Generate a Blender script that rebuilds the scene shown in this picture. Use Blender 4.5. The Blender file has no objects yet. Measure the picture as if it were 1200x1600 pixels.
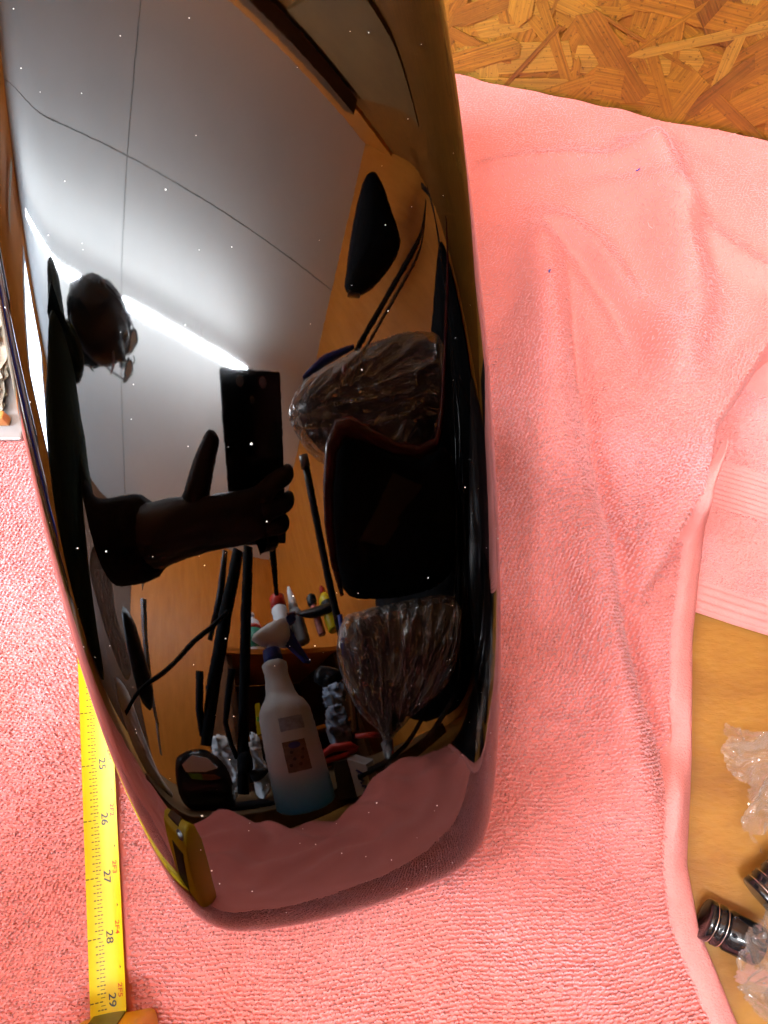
import bpy, bmesh, math, random
import numpy as np
from mathutils import Vector, Matrix
random.seed(7); rng = np.random.default_rng(7)
SC = bpy.context.scene
COL = SC.collection

# ------------------------------------------------------------------ camera, world, exposure
TILT = math.radians(20)
CAM = Vector((0, -0.14923, 0.41))
cd = bpy.data.cameras.new('camera'); cam = bpy.data.objects.new('camera', cd); COL.objects.link(cam)
cam.location = CAM; cam.rotation_euler = (TILT, 0, 0)
cd.sensor_fit = 'VERTICAL'; cd.sensor_height = 24.0; cd.lens = 24.0*1232/1600
cd.clip_start = 0.004; cd.clip_end = 60
SC.camera = cam
w = bpy.data.worlds.new('World'); SC.world = w; w.use_nodes = True
w.node_tree.nodes['Background'].inputs[0].default_value = (0.5, 0.55, 0.6, 1)
w.node_tree.nodes['Background'].inputs[1].default_value = 0.15
SC.view_settings.view_transform = 'Standard'; SC.view_settings.look = 'None'
SC.view_settings.exposure = 0.70; SC.view_settings.gamma = 1.0
SC.cycles.max_bounces = 7; SC.cycles.diffuse_bounces = 3; SC.cycles.glossy_bounces = 4
SC.cycles.transparent_max_bounces = 12; SC.cycles.transmission_bounces = 4
SC.cycles.caustics_reflective = False; SC.cycles.caustics_refractive = False
SC.cycles.sample_clamp_indirect = 6.0
SC.cycles.use_adaptive_sampling = True; SC.cycles.adaptive_threshold = 0.025
SC.cycles.use_denoising = True
TUBE_E = 330.0
WINDOW_E = 85.0

# ------------------------------------------------------------------ room frame (the room stands 16.5 degrees off the camera)
RA = math.radians(-16.5)
UX = Vector((math.cos(RA), math.sin(RA), 0)); VX = Vector((-math.sin(RA), math.cos(RA), 0))
def room(u, v, z): return UX*u + VX*v + Vector((0, 0, z))
RM = Matrix.Rotation(RA, 3, 'Z')

# ------------------------------------------------------------------ helpers
def tag(o, label=None, cat=None, group=None, kind=None):
    if label: o['label'] = label
    if cat: o['category'] = cat
    if group: o['group'] = group
    if kind: o['kind'] = kind
    return o
def empty(name, loc, label, cat, group=None, rot=(0, 0, 0)):
    o = bpy.data.objects.new(name, None); COL.objects.link(o); o.location = loc; o.rotation_euler = rot
    o.empty_display_size = 0.02
    bpy.context.view_layer.update()
    return tag(o, label, cat, group)
def put(o, parent):
    """parent keeping world coordinates of the mesh data"""
    if parent is not None:
        o.parent = parent
        o.matrix_parent_inverse = parent.matrix_world.inverted()
    return o
def obj(name, me, m=None, parent=None, smooth=False, kind=None):
    o = bpy.data.objects.new(name, me); COL.objects.link(o)
    if m is not None and not me.materials: me.materials.append(m)
    if smooth: me.polygons.foreach_set('use_smooth', [True]*len(me.polygons))
    if kind: o['kind'] = kind
    return put(o, parent)
class MB:
    def __init__(s): s.v = []; s.f = []
    def add(s, vs, fs):
        b = len(s.v); s.v += [tuple(x) for x in vs]; s.f += [tuple(i+b for i in f) for f in fs]; return s
    def box(s, c, size, rot=None, bev=0.0):
        bm = bmesh.new(); bmesh.ops.create_cube(bm, size=1.0)
        for q in bm.verts: q.co = Vector((q.co.x*size[0], q.co.y*size[1], q.co.z*size[2]))
        if bev > 0: bmesh.ops.bevel(bm, geom=bm.edges[:], offset=bev, segments=2, affect='EDGES', profile=0.6)
        R = rot if rot is not None else Matrix.Identity(3)
        bm.verts.index_update()
        s.add([R @ q.co + Vector(c) for q in bm.verts], [[q.index for q in f.verts] for f in bm.faces]); bm.free(); return s
    def tube(s, pts, r, n=8, cap=True):
        pts = [Vector(p) for p in pts]; m = len(pts)
        rs = r if isinstance(r, (list, tuple)) else [r]*m
        up = None; vs = []; fs = []
        for i, p in enumerate(pts):
            t = (pts[min(i+1, m-1)]-pts[max(i-1, 0)]).normalized()
            if up is None:
                up = Vector((0, 0, 1)) if abs(t.z) < 0.9 else Vector((1, 0, 0))
            a = t.cross(up).normalized(); b = a.cross(t).normalized(); up = b
            for k in range(n):
                q = 2*math.pi*k/n; vs.append(p + (a*math.cos(q)+b*math.sin(q))*rs[i])
        for i in range(m-1):
            for k in range(n):
                fs.append((i*n+k, i*n+(k+1) % n, (i+1)*n+(k+1) % n, (i+1)*n+k))
        if cap: fs += [tuple(range(n))[::-1], tuple(range((m-1)*n, m*n))]
        return s.add(vs, fs)
    def lathe(s, prof, o=(0, 0, 0), axis=(0, 0, 1), n=24, squash=1.0):
        ax = Vector(axis).normalized(); q = Vector((0, 0, 1)).rotation_difference(ax)
        vs = []; fs = []; m = len(prof)
        for (r, z) in prof:
            for k in range(n):
                a = 2*math.pi*k/n; vs.append(q @ Vector((r*math.cos(a), r*math.sin(a)*squash, z)) + Vector(o))
        for i in range(m-1):
            for k in range(n): fs.append((i*n+k, i*n+(k+1) % n, (i+1)*n+(k+1) % n, (i+1)*n+k))
        fs += [tuple(range(n))[::-1], tuple(range((m-1)*n, m*n))]
        return s.add(vs, fs)
    def prism(s, pts, off):
        off = Vector(off); n = len(pts); a = [Vector(p) for p in pts]
        return s.add(a+[p+off for p in a], [tuple(range(n))[::-1], tuple(range(n, 2*n))]+[(i, (i+1) % n, n+(i+1) % n, n+i) for i in range(n)])
    def me(s, name):
        m = bpy.data.meshes.new(name); m.from_pydata([tuple(v) for v in s.v], [], s.f); m.update()
        bm = bmesh.new(); bm.from_mesh(m); bmesh.ops.recalc_face_normals(bm, faces=bm.faces[:]); bm.to_mesh(m); bm.free()
        return m
    def obj(s, name, m, parent=None, smooth=False, kind=None): return obj(name, s.me(name), m, parent, smooth, kind)
def np_mesh(name, V, F):
    """quad mesh from numpy arrays"""
    m = bpy.data.meshes.new(name); nv, nf = len(V), len(F); k = F.shape[1]
    m.vertices.add(nv); m.vertices.foreach_set('co', np.ascontiguousarray(V, np.float32).ravel())
    m.loops.add(nf*k); m.loops.foreach_set('vertex_index', np.ascontiguousarray(F, np.int32).ravel())
    m.polygons.add(nf); m.polygons.foreach_set('loop_start', np.arange(nf, dtype=np.int32)*k)
    m.polygons.foreach_set('use_smooth', np.ones(nf, bool))
    m.update(calc_edges=True); return m
def grid_faces(a, b):
    i = np.arange((a-1)*(b-1)); r = i//(b-1); c = i % (b-1); q = r*b+c
    return np.stack([q, q+1, q+b+1, q+b], 1)
def bag(outline, depth, crinkle, seed, toward, step=.0045, rim=.07, freq=30, pull=None):
    """crumpled film: a fine grid over the outline, bulging away from its rim, creased by ridged noise"""
    from mathutils import noise as mn
    O = [Vector(p) for p in outline]; c = sum(O, Vector())/len(O); nor = Vector(); n = len(O)
    for i in range(n): nor += (O[i]-c).cross(O[(i+1) % n]-c)
    nor.normalize()
    if nor.dot(Vector(toward)-c) < 0: nor = -nor
    ax = Vector((0, 0, 1)).cross(nor).normalized(); ay = nor.cross(ax)
    Q = np.array([((p-c).dot(ax), (p-c).dot(ay)) for p in O]); H = np.array([(p-c).dot(nor) for p in O])
    if pull is not None: pu = ((Vector(pull)-c).dot(ax), (Vector(pull)-c).dot(ay))
    # smooth the outline
    D = []
    for i in range(n):
        a_, b_, c_, d_ = Q[i-1], Q[i], Q[(i+1) % n], Q[(i+2) % n]
        for t in (0, .25, .5, .75): D.append(.5*(2*b_+(c_-a_)*t+(2*a_-5*b_+4*c_-d_)*t*t+(3*b_-a_-3*c_+d_)*t**3))
    D = np.array(D); x0, y0 = D.min(0); x1, y1 = D.max(0); nx, ny = int((x1-x0)/step)+2, int((y1-y0)/step)+2
    xx, yy = np.meshgrid(x0+np.arange(nx)*step, y0+np.arange(ny)*step); ins = np.zeros(xx.shape, bool); dist = np.full(xx.shape, 9.)
    m = len(D)
    for i in range(m):
        a_, b_ = D[i], D[(i+1) % m]; cr = (a_[1] > yy) != (b_[1] > yy)
        with np.errstate(divide='ignore', invalid='ignore'): ins ^= cr & (xx < (b_[0]-a_[0])*(yy-a_[1])/(b_[1]-a_[1]+1e-12)+a_[0])
        e = b_-a_; t = np.clip(((xx-a_[0])*e[0]+(yy-a_[1])*e[1])/(e@e+1e-12), 0, 1); dist = np.minimum(dist, np.hypot(xx-a_[0]-t*e[0], yy-a_[1]-t*e[1]))
    bx = np.stack([np.ones(n), Q[:, 0], Q[:, 1]], 1); co = np.linalg.lstsq(bx, H, rcond=None)[0]
    idx = {}; V = []; F = []
    for j in range(ny):
        for i in range(nx):
            if not ins[j, i]: continue
            d = min(1, dist[j, i]/rim); z = depth*math.sqrt(max(0, 1-(1-d)**2)); x, y = xx[j, i], yy[j, i]
            if pull is not None:
                dx, dy = x-pu[0], y-pu[1]; r = math.hypot(dx, dy); q = Vector((math.atan2(dy, dx)*freq*.34+seed*5.3, r*freq*.22, seed)); q = q+.7*mn.noise_vector(q*.6)
            else:
                q = Vector((x*freq+seed*5.3, y*freq*.55, seed)); q = q+.5*mn.noise_vector(q*.7)
            z += crinkle*min(1, d*3)*(1.2*(1-abs(mn.noise(q)))**5+.9*(1-abs(mn.noise(q*1.9+Vector((4, 2, 0)))))**5+.35*(1-abs(mn.noise(q*3.7)))**5+.8*mn.noise(q*.5))
            idx[(i, j)] = len(V); V.append(c+ax*x+ay*y+nor*(co[0]+co[1]*x+co[2]*y+z))
    for j in range(ny-1):
        for i in range(nx-1):
            k = [(i, j), (i+1, j), (i+1, j+1), (i, j+1)]
            if all(t in idx for t in k): F.append(tuple(idx[t] for t in k))
    s = MB(); s.add(V, F); me = bpy.data.meshes.new('bag'); me.from_pydata([tuple(v) for v in V], [], F); me.update()
    me.polygons.foreach_set('use_smooth', [True]*len(me.polygons)); return me
def pillow(outline, depth, rings=9, crinkle=0.0, seed=0, sub=3, toward=None, freq=30, back=1.0):
    """closed inflated body on a 3-D outline: both faces bulge, thickness falls to nothing at the rim"""
    O = [Vector(p) for p in outline]
    # resample the closed outline
    P = []
    n0 = len(O)
    for i in range(n0):
        a, b, c, d = O[(i-1) % n0], O[i], O[(i+1) % n0], O[(i+2) % n0]
        for k in range(sub):
            t = k/sub
            P.append(0.5*((2*b)+(-a+c)*t+(2*a-5*b+4*c-d)*t*t+(-a+3*b-3*c+d)*t**3))
    n = len(P); cen = sum(P, Vector())/n
    nor = Vector()
    for i in range(n): nor += (P[i]-cen).cross(P[(i+1) % n]-cen)
    nor.normalize()
    tw = (Vector(toward) if toward is not None else Vector((-0.03, -0.06, 0.16)))-cen
    if nor.dot(tw) < 0: nor = -nor
    from mathutils import noise as mn
    vs = []; fs = []
    def side(sg):
        base = len(vs)
        for j in range(rings):
            r = 1-j/rings
            for p in P:
                q = cen+(p-cen)*r
                h = math.sqrt(max(0, 1-r*r))*depth*(1 if sg > 0 else back)
                if crinkle and j > 0:
                    w_ = Vector((seed*3.1, 0, 0))
                    q2 = Vector((q.x, q.y, q.z*.45)); h += crinkle*(1.1*(1-abs(mn.noise(q2*freq+w_)))**5+0.8*(1-abs(mn.noise(q*freq*2.1+w_)))**6+.5*(1-abs(mn.noise(q2*freq*4.7+w_)))**5+.5*mn.noise(q*freq*.45+w_)-0.9)*min(1, j/2)
                vs.append(q+nor*h*sg)
        vs.append(cen+nor*depth*sg*(1 if sg > 0 else back)); top = len(vs)-1
        for j in range(rings-1):
            for k in range(n):
                f = (base+j*n+k, base+j*n+(k+1) % n, base+(j+1)*n+(k+1) % n, base+(j+1)*n+k)
                fs.append(f if sg > 0 else f[::-1])
        for k in range(n):
            f = (base+(rings-1)*n+k, base+(rings-1)*n+(k+1) % n, top); fs.append(f if sg > 0 else f[::-1])
    side(1); side(-1)
    b = MB(); b.add(vs, fs); m = b.me('pillow')
    bm = bmesh.new(); bm.from_mesh(m); bmesh.ops.remove_doubles(bm, verts=bm.verts[:], dist=1e-5)
    bmesh.ops.recalc_face_normals(bm, faces=bm.faces[:]); bm.to_mesh(m); bm.free()
    m.polygons.foreach_set('use_smooth', [True]*len(m.polygons)); return m

# ------------------------------------------------------------------ materials
def nd(nt, t, **kw):
    n = nt.nodes.new(t)
    for k, v in kw.items():
        if k == 'i':
            for a, b in v.items(): n.inputs[a].default_value = b
        else: setattr(n, k, v)
    return n
def mat(name, col=(0.5, 0.5, 0.5), rough=0.5, metal=0.0, spec=0.5, var=0.0, vscale=20.0, bump=0.0, bscale=80.0, alpha=1.0,
        coat=0.0, emit=None, sheen=0.0, stretch=None, col2=None, trans=0.0, randvar=0.0):
    m = bpy.data.materials.new(name); m.use_nodes = True; nt = m.node_tree; b = nt.nodes['Principled BSDF']
    b.inputs['Base Color'].default_value = (*col, 1); b.inputs['Roughness'].default_value = rough
    b.inputs['Metallic'].default_value = metal; b.inputs['Specular IOR Level'].default_value = spec
    b.inputs['Alpha'].default_value = alpha; b.inputs['Coat Weight'].default_value = coat
    b.inputs['Sheen Weight'].default_value = sheen; b.inputs['Transmission Weight'].default_value = trans
    if emit: b.inputs['Emission Color'].default_value = (*emit[0], 1); b.inputs['Emission Strength'].default_value = emit[1]
    tc = nd(nt, 'ShaderNodeTexCoord'); src = tc.outputs['Object']
    if stretch:
        mp = nd(nt, 'ShaderNodeMapping'); mp.inputs['Scale'].default_value = stretch; nt.links.new(src, mp.inputs[0]); src = mp.outputs[0]
    if var > 0 or col2:
        nz = nd(nt, 'ShaderNodeTexNoise', i={'Scale': vscale, 'Detail': 6.0, 'Roughness': 0.65}); nt.links.new(src, nz.inputs['Vector'])
        rp = nd(nt, 'ShaderNodeValToRGB'); nt.links.new(nz.outputs[0], rp.inputs[0])
        c2 = col2 or tuple(min(1, c*(1+var)) for c in col); c1 = col if col2 else tuple(c*(1-var) for c in col)
        rp.color_ramp.elements[0].position = 0.32; rp.color_ramp.elements[0].color = (*c1, 1)
        rp.color_ramp.elements[1].position = 0.68; rp.color_ramp.elements[1].color = (*c2, 1)
        out = rp.outputs[0]
        if randvar:
            oi = nd(nt, 'ShaderNodeObjectInfo'); mr = nd(nt, 'ShaderNodeMapRange', i={3: 1-randvar, 4: 1+randvar}); nt.links.new(oi.outputs['Random'], mr.inputs[0])
            mx = nd(nt, 'ShaderNodeVectorMath', operation='SCALE'); nt.links.new(out, mx.inputs[0]); nt.links.new(mr.outputs[0], mx.inputs['Scale']); out = mx.outputs[0]
        nt.links.new(out, b.inputs['Base Color'])
    if bump > 0:
        n2 = nd(nt, 'ShaderNodeTexNoise', i={'Scale': bscale, 'Detail': 4.0}); nt.links.new(src, n2.inputs['Vector'])
        bp = nd(nt, 'ShaderNodeBump', i={'Strength': bump, 'Distance': 0.002}); nt.links.new(n2.outputs[0], bp.inputs['Height']); nt.links.new(bp.outputs[0], b.inputs['Normal'])
    return m
M = {}
M['black'] = mat('black_plastic', (0.012, 0.012, 0.014), 0.35)
M['black_matte'] = mat('black_matte', (0.006, 0.006, 0.007), 0.85, spec=0.2)
M['seam'] = mat('seam_grey', (0.42, 0.42, 0.40), 0.8)
M['black_gloss'] = mat('black_gloss', (0.008, 0.008, 0.01), 0.12)
M['white'] = mat('white_plastic', (0.86, 0.87, 0.89), 0.4)
M['paper'] = mat('white_paper', (0.86, 0.86, 0.88), 0.7, bump=0.3, bscale=60)
M['red'] = mat('red_plastic', (0.6, 0.03, 0.015), 0.35)
M['maroon'] = mat('maroon_paint', (0.10, 0.008, 0.008), 0.25, coat=0.5)
M['blue'] = mat('blue_plastic', (0.015, 0.04, 0.35), 0.4)
M['green'] = mat('green_print', (0.02, 0.22, 0.13), 0.5)
M['lime'] = mat('lime_print', (0.15, 0.45, 0.03), 0.5)
M['yellow'] = mat('yellow_plastic', (0.82, 0.57, 0.006), 0.4)
M['grey'] = mat('grey_plastic', (0.25, 0.26, 0.27), 0.5)
M['chrome'] = mat('bare_metal', (0.6, 0.62, 0.65), 0.2, metal=1.0)
M['skin'] = mat('skin', (0.035, 0.020, 0.015), 0.55, var=0.15)  # backlit shade put into the skin colour, near black for a silhouette
M['jacket'] = mat('green_jacket', (0.008, 0.030, 0.016), 0.85, var=0.3, bump=0.3)
M['sleeve'] = mat('dark_sleeve', (0.016, 0.010, 0.009), 0.9, spec=0.2, bump=0.4)  # near black as well, shade of the backlit arm set in its colour
M['hair'] = mat('dark_hair', (0.02, 0.016, 0.015), 0.6, bump=0.6, bscale=120)
M['ply'] = mat('orange_plywood', (0.56, 0.165, 0.013), 0.42, col2=(0.70, 0.235, 0.027), vscale=7, bump=0.15, bscale=60, stretch=(6, 6, 0.8))
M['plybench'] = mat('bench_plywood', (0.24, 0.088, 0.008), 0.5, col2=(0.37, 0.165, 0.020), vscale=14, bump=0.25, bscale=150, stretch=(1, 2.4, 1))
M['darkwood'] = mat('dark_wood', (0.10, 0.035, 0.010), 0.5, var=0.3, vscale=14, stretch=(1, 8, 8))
M['tanboard'] = mat('tan_board', (0.24, 0.12, 0.035), 0.55, var=0.2, vscale=12)
M['board'] = mat('brown_board', (0.15, 0.085, 0.035), 0.55, var=0.25, vscale=10, bump=0.15)
M['stickwood'] = mat('stick_wood', (0.32, 0.12, 0.035), 0.5, var=0.2)
M['cardb'] = mat('brown_cardboard', (0.045, 0.026, 0.006), 0.7)
M['ceil'] = mat('ceiling_white', (0.80, 0.80, 0.765), 0.6, var=0.04, vscale=5)
M['floor'] = mat('concrete', (0.22, 0.21, 0.20), 0.7, var=0.2)
M['blade'] = mat('tape_yellow', (0.80, 0.64, 0.006), 0.45)
M['print'] = mat('black_print', (0.02, 0.02, 0.02), 0.5)
M['printgrey'] = mat('grey_print', (0.09, 0.07, 0.01), 0.5)
M['printred'] = mat('red_print', (0.55, 0.06, 0.01), 0.5)
M['thread'] = mat('pale_thread', (0.8, 0.45, 0.42), 0.9)
M['dust'] = mat('dust_grain', (0.7, 0.7, 0.68), 0.9)
M['bluegrey'] = mat('pale_blue_paper', (0.35, 0.42, 0.55), 0.6, var=0.3, vscale=25)
M['peach'] = mat('peach_card', (0.65, 0.42, 0.30), 0.6)
M['beige'] = mat('beige_sheet', (0.46, 0.42, 0.34), 0.75, var=0.2, vscale=60, bump=0.5, bscale=140)
M['orangewood'] = mat('orange_wood_edge', (0.55, 0.22, 0.05), 0.5, var=0.2)
M['greymetal'] = mat('grey_metal', (0.34, 0.33, 0.33), 0.4, metal=0.4)
M['tube'] = mat('light_tube', (1, 1, 1), 0.5, emit=((0.90, 0.955, 1.0), TUBE_E))
M['daylight'] = mat('window_daylight', (1, 1, 1), 0.5, emit=((0.68, 0.82, 1.0), WINDOW_E))
def film(name, op, tint=(0.75, 0.78, 0.8), rough=0.12, thin=False):
    m = bpy.data.materials.new(name); m.use_nodes = True; nt = m.node_tree; b = nt.nodes['Principled BSDF']; o = nt.nodes['Material Output']
    b.inputs['Base Color'].default_value = (*tint, 1); b.inputs['Roughness'].default_value = rough; b.inputs['Specular IOR Level'].default_value = 0.9
    tr = nd(nt, 'ShaderNodeBsdfTransparent'); mx = nd(nt, 'ShaderNodeMixShader')
    lw = nd(nt, 'ShaderNodeLayerWeight', i={'Blend': 0.45}); mr = nd(nt, 'ShaderNodeMapRange', i={3: op, 4: min(1, op+0.55)})
    nt.links.new(lw.outputs['Facing'], mr.inputs[0]); nt.links.new(mr.outputs[0], mx.inputs[0])
    if thin:
        gl = nd(nt, 'ShaderNodeBsdfGlossy'); gl.inputs['Roughness'].default_value = rough; ma = nd(nt, 'ShaderNodeMixShader', i={0: .38})
        nt.links.new(gl.outputs[0], ma.inputs[1]); nt.links.new(b.outputs[0], ma.inputs[2])
    nt.links.new(tr.outputs[0], mx.inputs[1]); nt.links.new((ma if thin else b).outputs[0], mx.inputs[2]); nt.links.new(mx.outputs[0], o.inputs[0])
    tc = nd(nt, 'ShaderNodeTexCoord'); n2 = nd(nt, 'ShaderNodeTexNoise', i={'Scale': 60.0, 'Detail': 4.0, 'Roughness': 0.55}); nt.links.new(tc.outputs['Object'], n2.inputs['Vector'])
    bp = nd(nt, 'ShaderNodeBump', i={'Strength': 0.45, 'Distance': 0.004}); nt.links.new(n2.outputs[0], bp.inputs['Height']); nt.links.new(bp.outputs[0], b.inputs['Normal'])
    return m
M['film'] = film('clear_film', 0.46, (0.85, 0.90, 0.95), 0.20, True)
M['film_direct'] = film('clear_film_thin', 0.15, (0.95, 0.95, 0.96), 0.10, True)
M['film_smoke'] = film('dusty_film', 0.5, (0.42, 0.36, 0.32), 0.25)
def fender_mat():
    m = mat('gloss_black_fender', (0.052, 0.053, 0.055), 0.0, metal=1.0)
    nt = m.node_tree; b = nt.nodes['Principled BSDF']; tc = nt.nodes['Texture Coordinate']
    nz = nd(nt, 'ShaderNodeTexNoise', i={'Scale': 380.0, 'Detail': 2.0}); nt.links.new(tc.outputs['Object'], nz.inputs['Vector'])
    n3 = nd(nt, 'ShaderNodeTexNoise', i={'Scale': 9.0, 'Detail': 3.0}); nt.links.new(tc.outputs['Object'], n3.inputs['Vector'])
    mr = nd(nt, 'ShaderNodeMapRange', i={1: 0.45, 2: 0.8, 3: 0.020, 4: 0.05}); nt.links.new(n3.outputs[0], mr.inputs[0]); nt.links.new(mr.outputs[0], b.inputs['Roughness'])
    bp = nd(nt, 'ShaderNodeBump', i={'Strength': 0.004, 'Distance': 0.0006}); nt.links.new(nz.outputs[0], bp.inputs['Height']); nt.links.new(bp.outputs[0], b.inputs['Normal'])
    return m
M['fender'] = fender_mat()
def towel_mat():
    m = mat('pink_terry', (0.84, 0.24, 0.20), 0.95, spec=0.1, sheen=0.35)
    nt = m.node_tree; b = nt.nodes['Principled BSDF']; tc = nt.nodes['Texture Coordinate']
    g = nd(nt, 'ShaderNodeNewGeometry')
    n1 = nd(nt, 'ShaderNodeTexNoise', i={'Scale': 12.0, 'Detail': 5.0, 'Roughness': 0.6}); nt.links.new(g.outputs['Position'], n1.inputs['Vector'])
    rp = nd(nt, 'ShaderNodeValToRGB'); nt.links.new(n1.outputs[0], rp.inputs[0])
    rp.color_ramp.elements[0].position = 0.35; rp.color_ramp.elements[0].color = (0.80, 0.255, 0.220, 1)
    rp.color_ramp.elements[1].position = 0.65; rp.color_ramp.elements[1].color = (0.84, 0.36, 0.375, 1)
    mr = nd(nt, 'ShaderNodeMapRange', i={3: 0.90, 4: 1.08}); nt.links.new(g.outputs['Random Per Island'], mr.inputs[0])
    sc = nd(nt, 'ShaderNodeVectorMath', operation='SCALE'); nt.links.new(rp.outputs[0], sc.inputs[0]); nt.links.new(mr.outputs[0], sc.inputs['Scale'])
    nt.links.new(sc.outputs[0], b.inputs['Base Color'])
    vo = nd(nt, 'ShaderNodeTexVoronoi', i={'Scale': 420.0}); nt.links.new(g.outputs['Position'], vo.inputs['Vector'])
    bp = nd(nt, 'ShaderNodeBump', i={'Strength': 0.8, 'Distance': 0.0015}); bp.invert = True; nt.links.new(vo.outputs[0], bp.inputs['Height']); nt.links.new(bp.outputs[0], b.inputs['Normal'])
    return m
M['terry'] = towel_mat()
M['terry_ground'] = mat('pink_ground', (0.79, 0.235, 0.205), 0.95, spec=0.05, sheen=0.2)
M['hem'] = mat('pink_hem', (0.82, 0.30, 0.28), 0.9, spec=0.1, var=0.06, vscale=80, bump=0.5, bscale=900)
def strand_mat():
    m = bpy.data.materials.new('osb_strand'); m.use_nodes = True; nt = m.node_tree; b = nt.nodes['Principled BSDF']
    oi = nd(nt, 'ShaderNodeObjectInfo'); tc = nd(nt, 'ShaderNodeTexCoord')
    rp = nd(nt, 'ShaderNodeValToRGB'); nt.links.new(oi.outputs['Random'], rp.inputs[0])
    e = rp.color_ramp.elements; e[0].position = 0; e[0].color = (0.119, 0.0315, 0.0035, 1); e[1].position = 1; e[1].color = (0.434, 0.224, 0.0315, 1)
    for p_, c_ in ((0.10, (0.21, 0.063, 0.0049, 1)), (0.3, (0.301, 0.1085, 0.007, 1)), (0.75, (0.35, 0.14, 0.0098, 1))):
        q = e.new(p_); q.color = c_
    mp = nd(nt, 'ShaderNodeMapping'); mp.inputs['Scale'].default_value = (14, 850, 60); nt.links.new(tc.outputs['Object'], mp.inputs[0])
    ad = nd(nt, 'ShaderNodeVectorMath', operation='ADD'); nt.links.new(mp.outputs[0], ad.inputs[0])
    sc = nd(nt, 'ShaderNodeMath', operation='MULTIPLY'); sc.inputs[1].default_value = 97.0; nt.links.new(oi.outputs['Random'], sc.inputs[0]); nt.links.new(sc.outputs[0], ad.inputs[1])
    nz = nd(nt, 'ShaderNodeTexNoise', i={'Scale': 1.0, 'Detail': 5.0, 'Roughness': 0.6}); nt.links.new(ad.outputs[0], nz.inputs['Vector'])
    mr = nd(nt, 'ShaderNodeMapRange', i={1: 0.3, 2: 0.7, 3: 0.48, 4: 1.1}); nt.links.new(nz.outputs[0], mr.inputs[0])
    ge = nd(nt, 'ShaderNodeNewGeometry'); n5 = nd(nt, 'ShaderNodeTexNoise', i={'Scale': 38.0, 'Detail': 6.0, 'Roughness': 0.7}); nt.links.new(ge.outputs['Position'], n5.inputs['Vector'])
    r5 = nd(nt, 'ShaderNodeValToRGB'); nt.links.new(n5.outputs[0], r5.inputs[0]); r5.color_ramp.elements[0].position = .3; r5.color_ramp.elements[0].color = (0.168, 0.049, 0.0042, 1); r5.color_ramp.elements[1].position = .7; r5.color_ramp.elements[1].color = (0.42, 0.182, 0.0182, 1)
    m5 = nd(nt, 'ShaderNodeMix', data_type='RGBA', i={0: .38}); nt.links.new(rp.outputs[0], m5.inputs[6]); nt.links.new(r5.outputs[0], m5.inputs[7])
    n6 = nd(nt, 'ShaderNodeTexNoise', i={'Scale': 420.0, 'Detail': 2.0}); nt.links.new(ge.outputs['Position'], n6.inputs['Vector']); m6 = nd(nt, 'ShaderNodeMapRange', i={1: .62, 2: .72, 3: 0.0, 4: .7}); nt.links.new(n6.outputs[0], m6.inputs[0])
    m7 = nd(nt, 'ShaderNodeMix', data_type='RGBA'); nt.links.new(m6.outputs[0], m7.inputs[0]); nt.links.new(m5.outputs[2], m7.inputs[6]); m7.inputs[7].default_value = (0.09, 0.03, 0.005, 1)
    mu = nd(nt, 'ShaderNodeVectorMath', operation='SCALE'); nt.links.new(m7.outputs[2], mu.inputs[0]); nt.links.new(mr.outputs[0], mu.inputs['Scale'])
    nt.links.new(mu.outputs[0], b.inputs['Base Color']); b.inputs['Roughness'].default_value = 0.5
    bp = nd(nt, 'ShaderNodeBump', i={'Strength': 0.5, 'Distance': 0.0006}); nt.links.new(nz.outputs[0], bp.inputs['Height']); nt.links.new(bp.outputs[0], b.inputs['Normal'])
    return m
M['strand'] = strand_mat()
M['osb'] = mat('osb_board', (0.20, 0.058, 0.005), 0.55, col2=(0.34, 0.12, 0.009), vscale=30, bump=0.4, bscale=60, stretch=(1, 1, 2.5))

# ------------------------------------------------------------------ the room
VA, UB, VC, UD, ZC = 0.325, 0.72, -1.43, -1.55, 1.45
FZ = -0.92
def slab(name, u0, u1, v0, v1, z0, z1, m, parent=None, bev=0.0):
    b = MB(); b.box(room((u0+u1)/2, (v0+v1)/2, (z0+z1)/2), (u1-u0, v1-v0, z1-z0), RM, bev); return b.obj(name, m, parent)
tag(slab('floor', UD-.1, UB+.1, VC-.1, VA+.1, FZ-.05, FZ, M['floor']), kind='structure')
ceiling = tag(slab('ceiling', UD-.1, UB+.1, VC-.1, VA+.1, ZC+.008, ZC+.06, M['seam']), kind='structure')
us = [UD-.1, -1.482, -.262, UB+.1]; vs_ = [VC-.1, -.197, VA+.1]
for i in range(3):
    for j in range(2):
        slab('ceiling_panel', us[i]+.0016, us[i+1]-.0016, vs_[j]+.0016, vs_[j+1]-.0016, ZC, ZC+.0075, M['ceil'], ceiling)
wall_a = tag(slab('back_wall', UD, UB, VA, VA+.05, FZ, ZC, M['osb']), kind='structure')
wall_b = tag(slab('side_wall', UB, UB+.05, VC-.05, VA+.05, FZ, ZC, M['ply']), kind='structure')
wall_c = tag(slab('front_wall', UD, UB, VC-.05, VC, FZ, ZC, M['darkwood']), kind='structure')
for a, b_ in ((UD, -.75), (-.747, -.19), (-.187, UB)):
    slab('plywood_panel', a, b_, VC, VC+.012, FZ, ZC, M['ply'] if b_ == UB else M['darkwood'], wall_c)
wall_d = tag(slab('window_wall', UD-.05, UD, VC-.05, VA+.05, FZ, ZC, M['ply']), kind='structure')
# the side wall's seam battens and the upper wall boards over the bench
slab('wall_board', -.35, UB-.002, VA-.012, VA, 1.22, ZC-.001, M['ply'], wall_a)
slab('wall_board', .17, .46, VA-.009, VA, .70, 1.10, M['tanboard'], wall_a)
slab('wall_rail', -.05, .46, VA-.05, VA-.013, 1.13, 1.20, M['darkwood'], wall_a)
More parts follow.
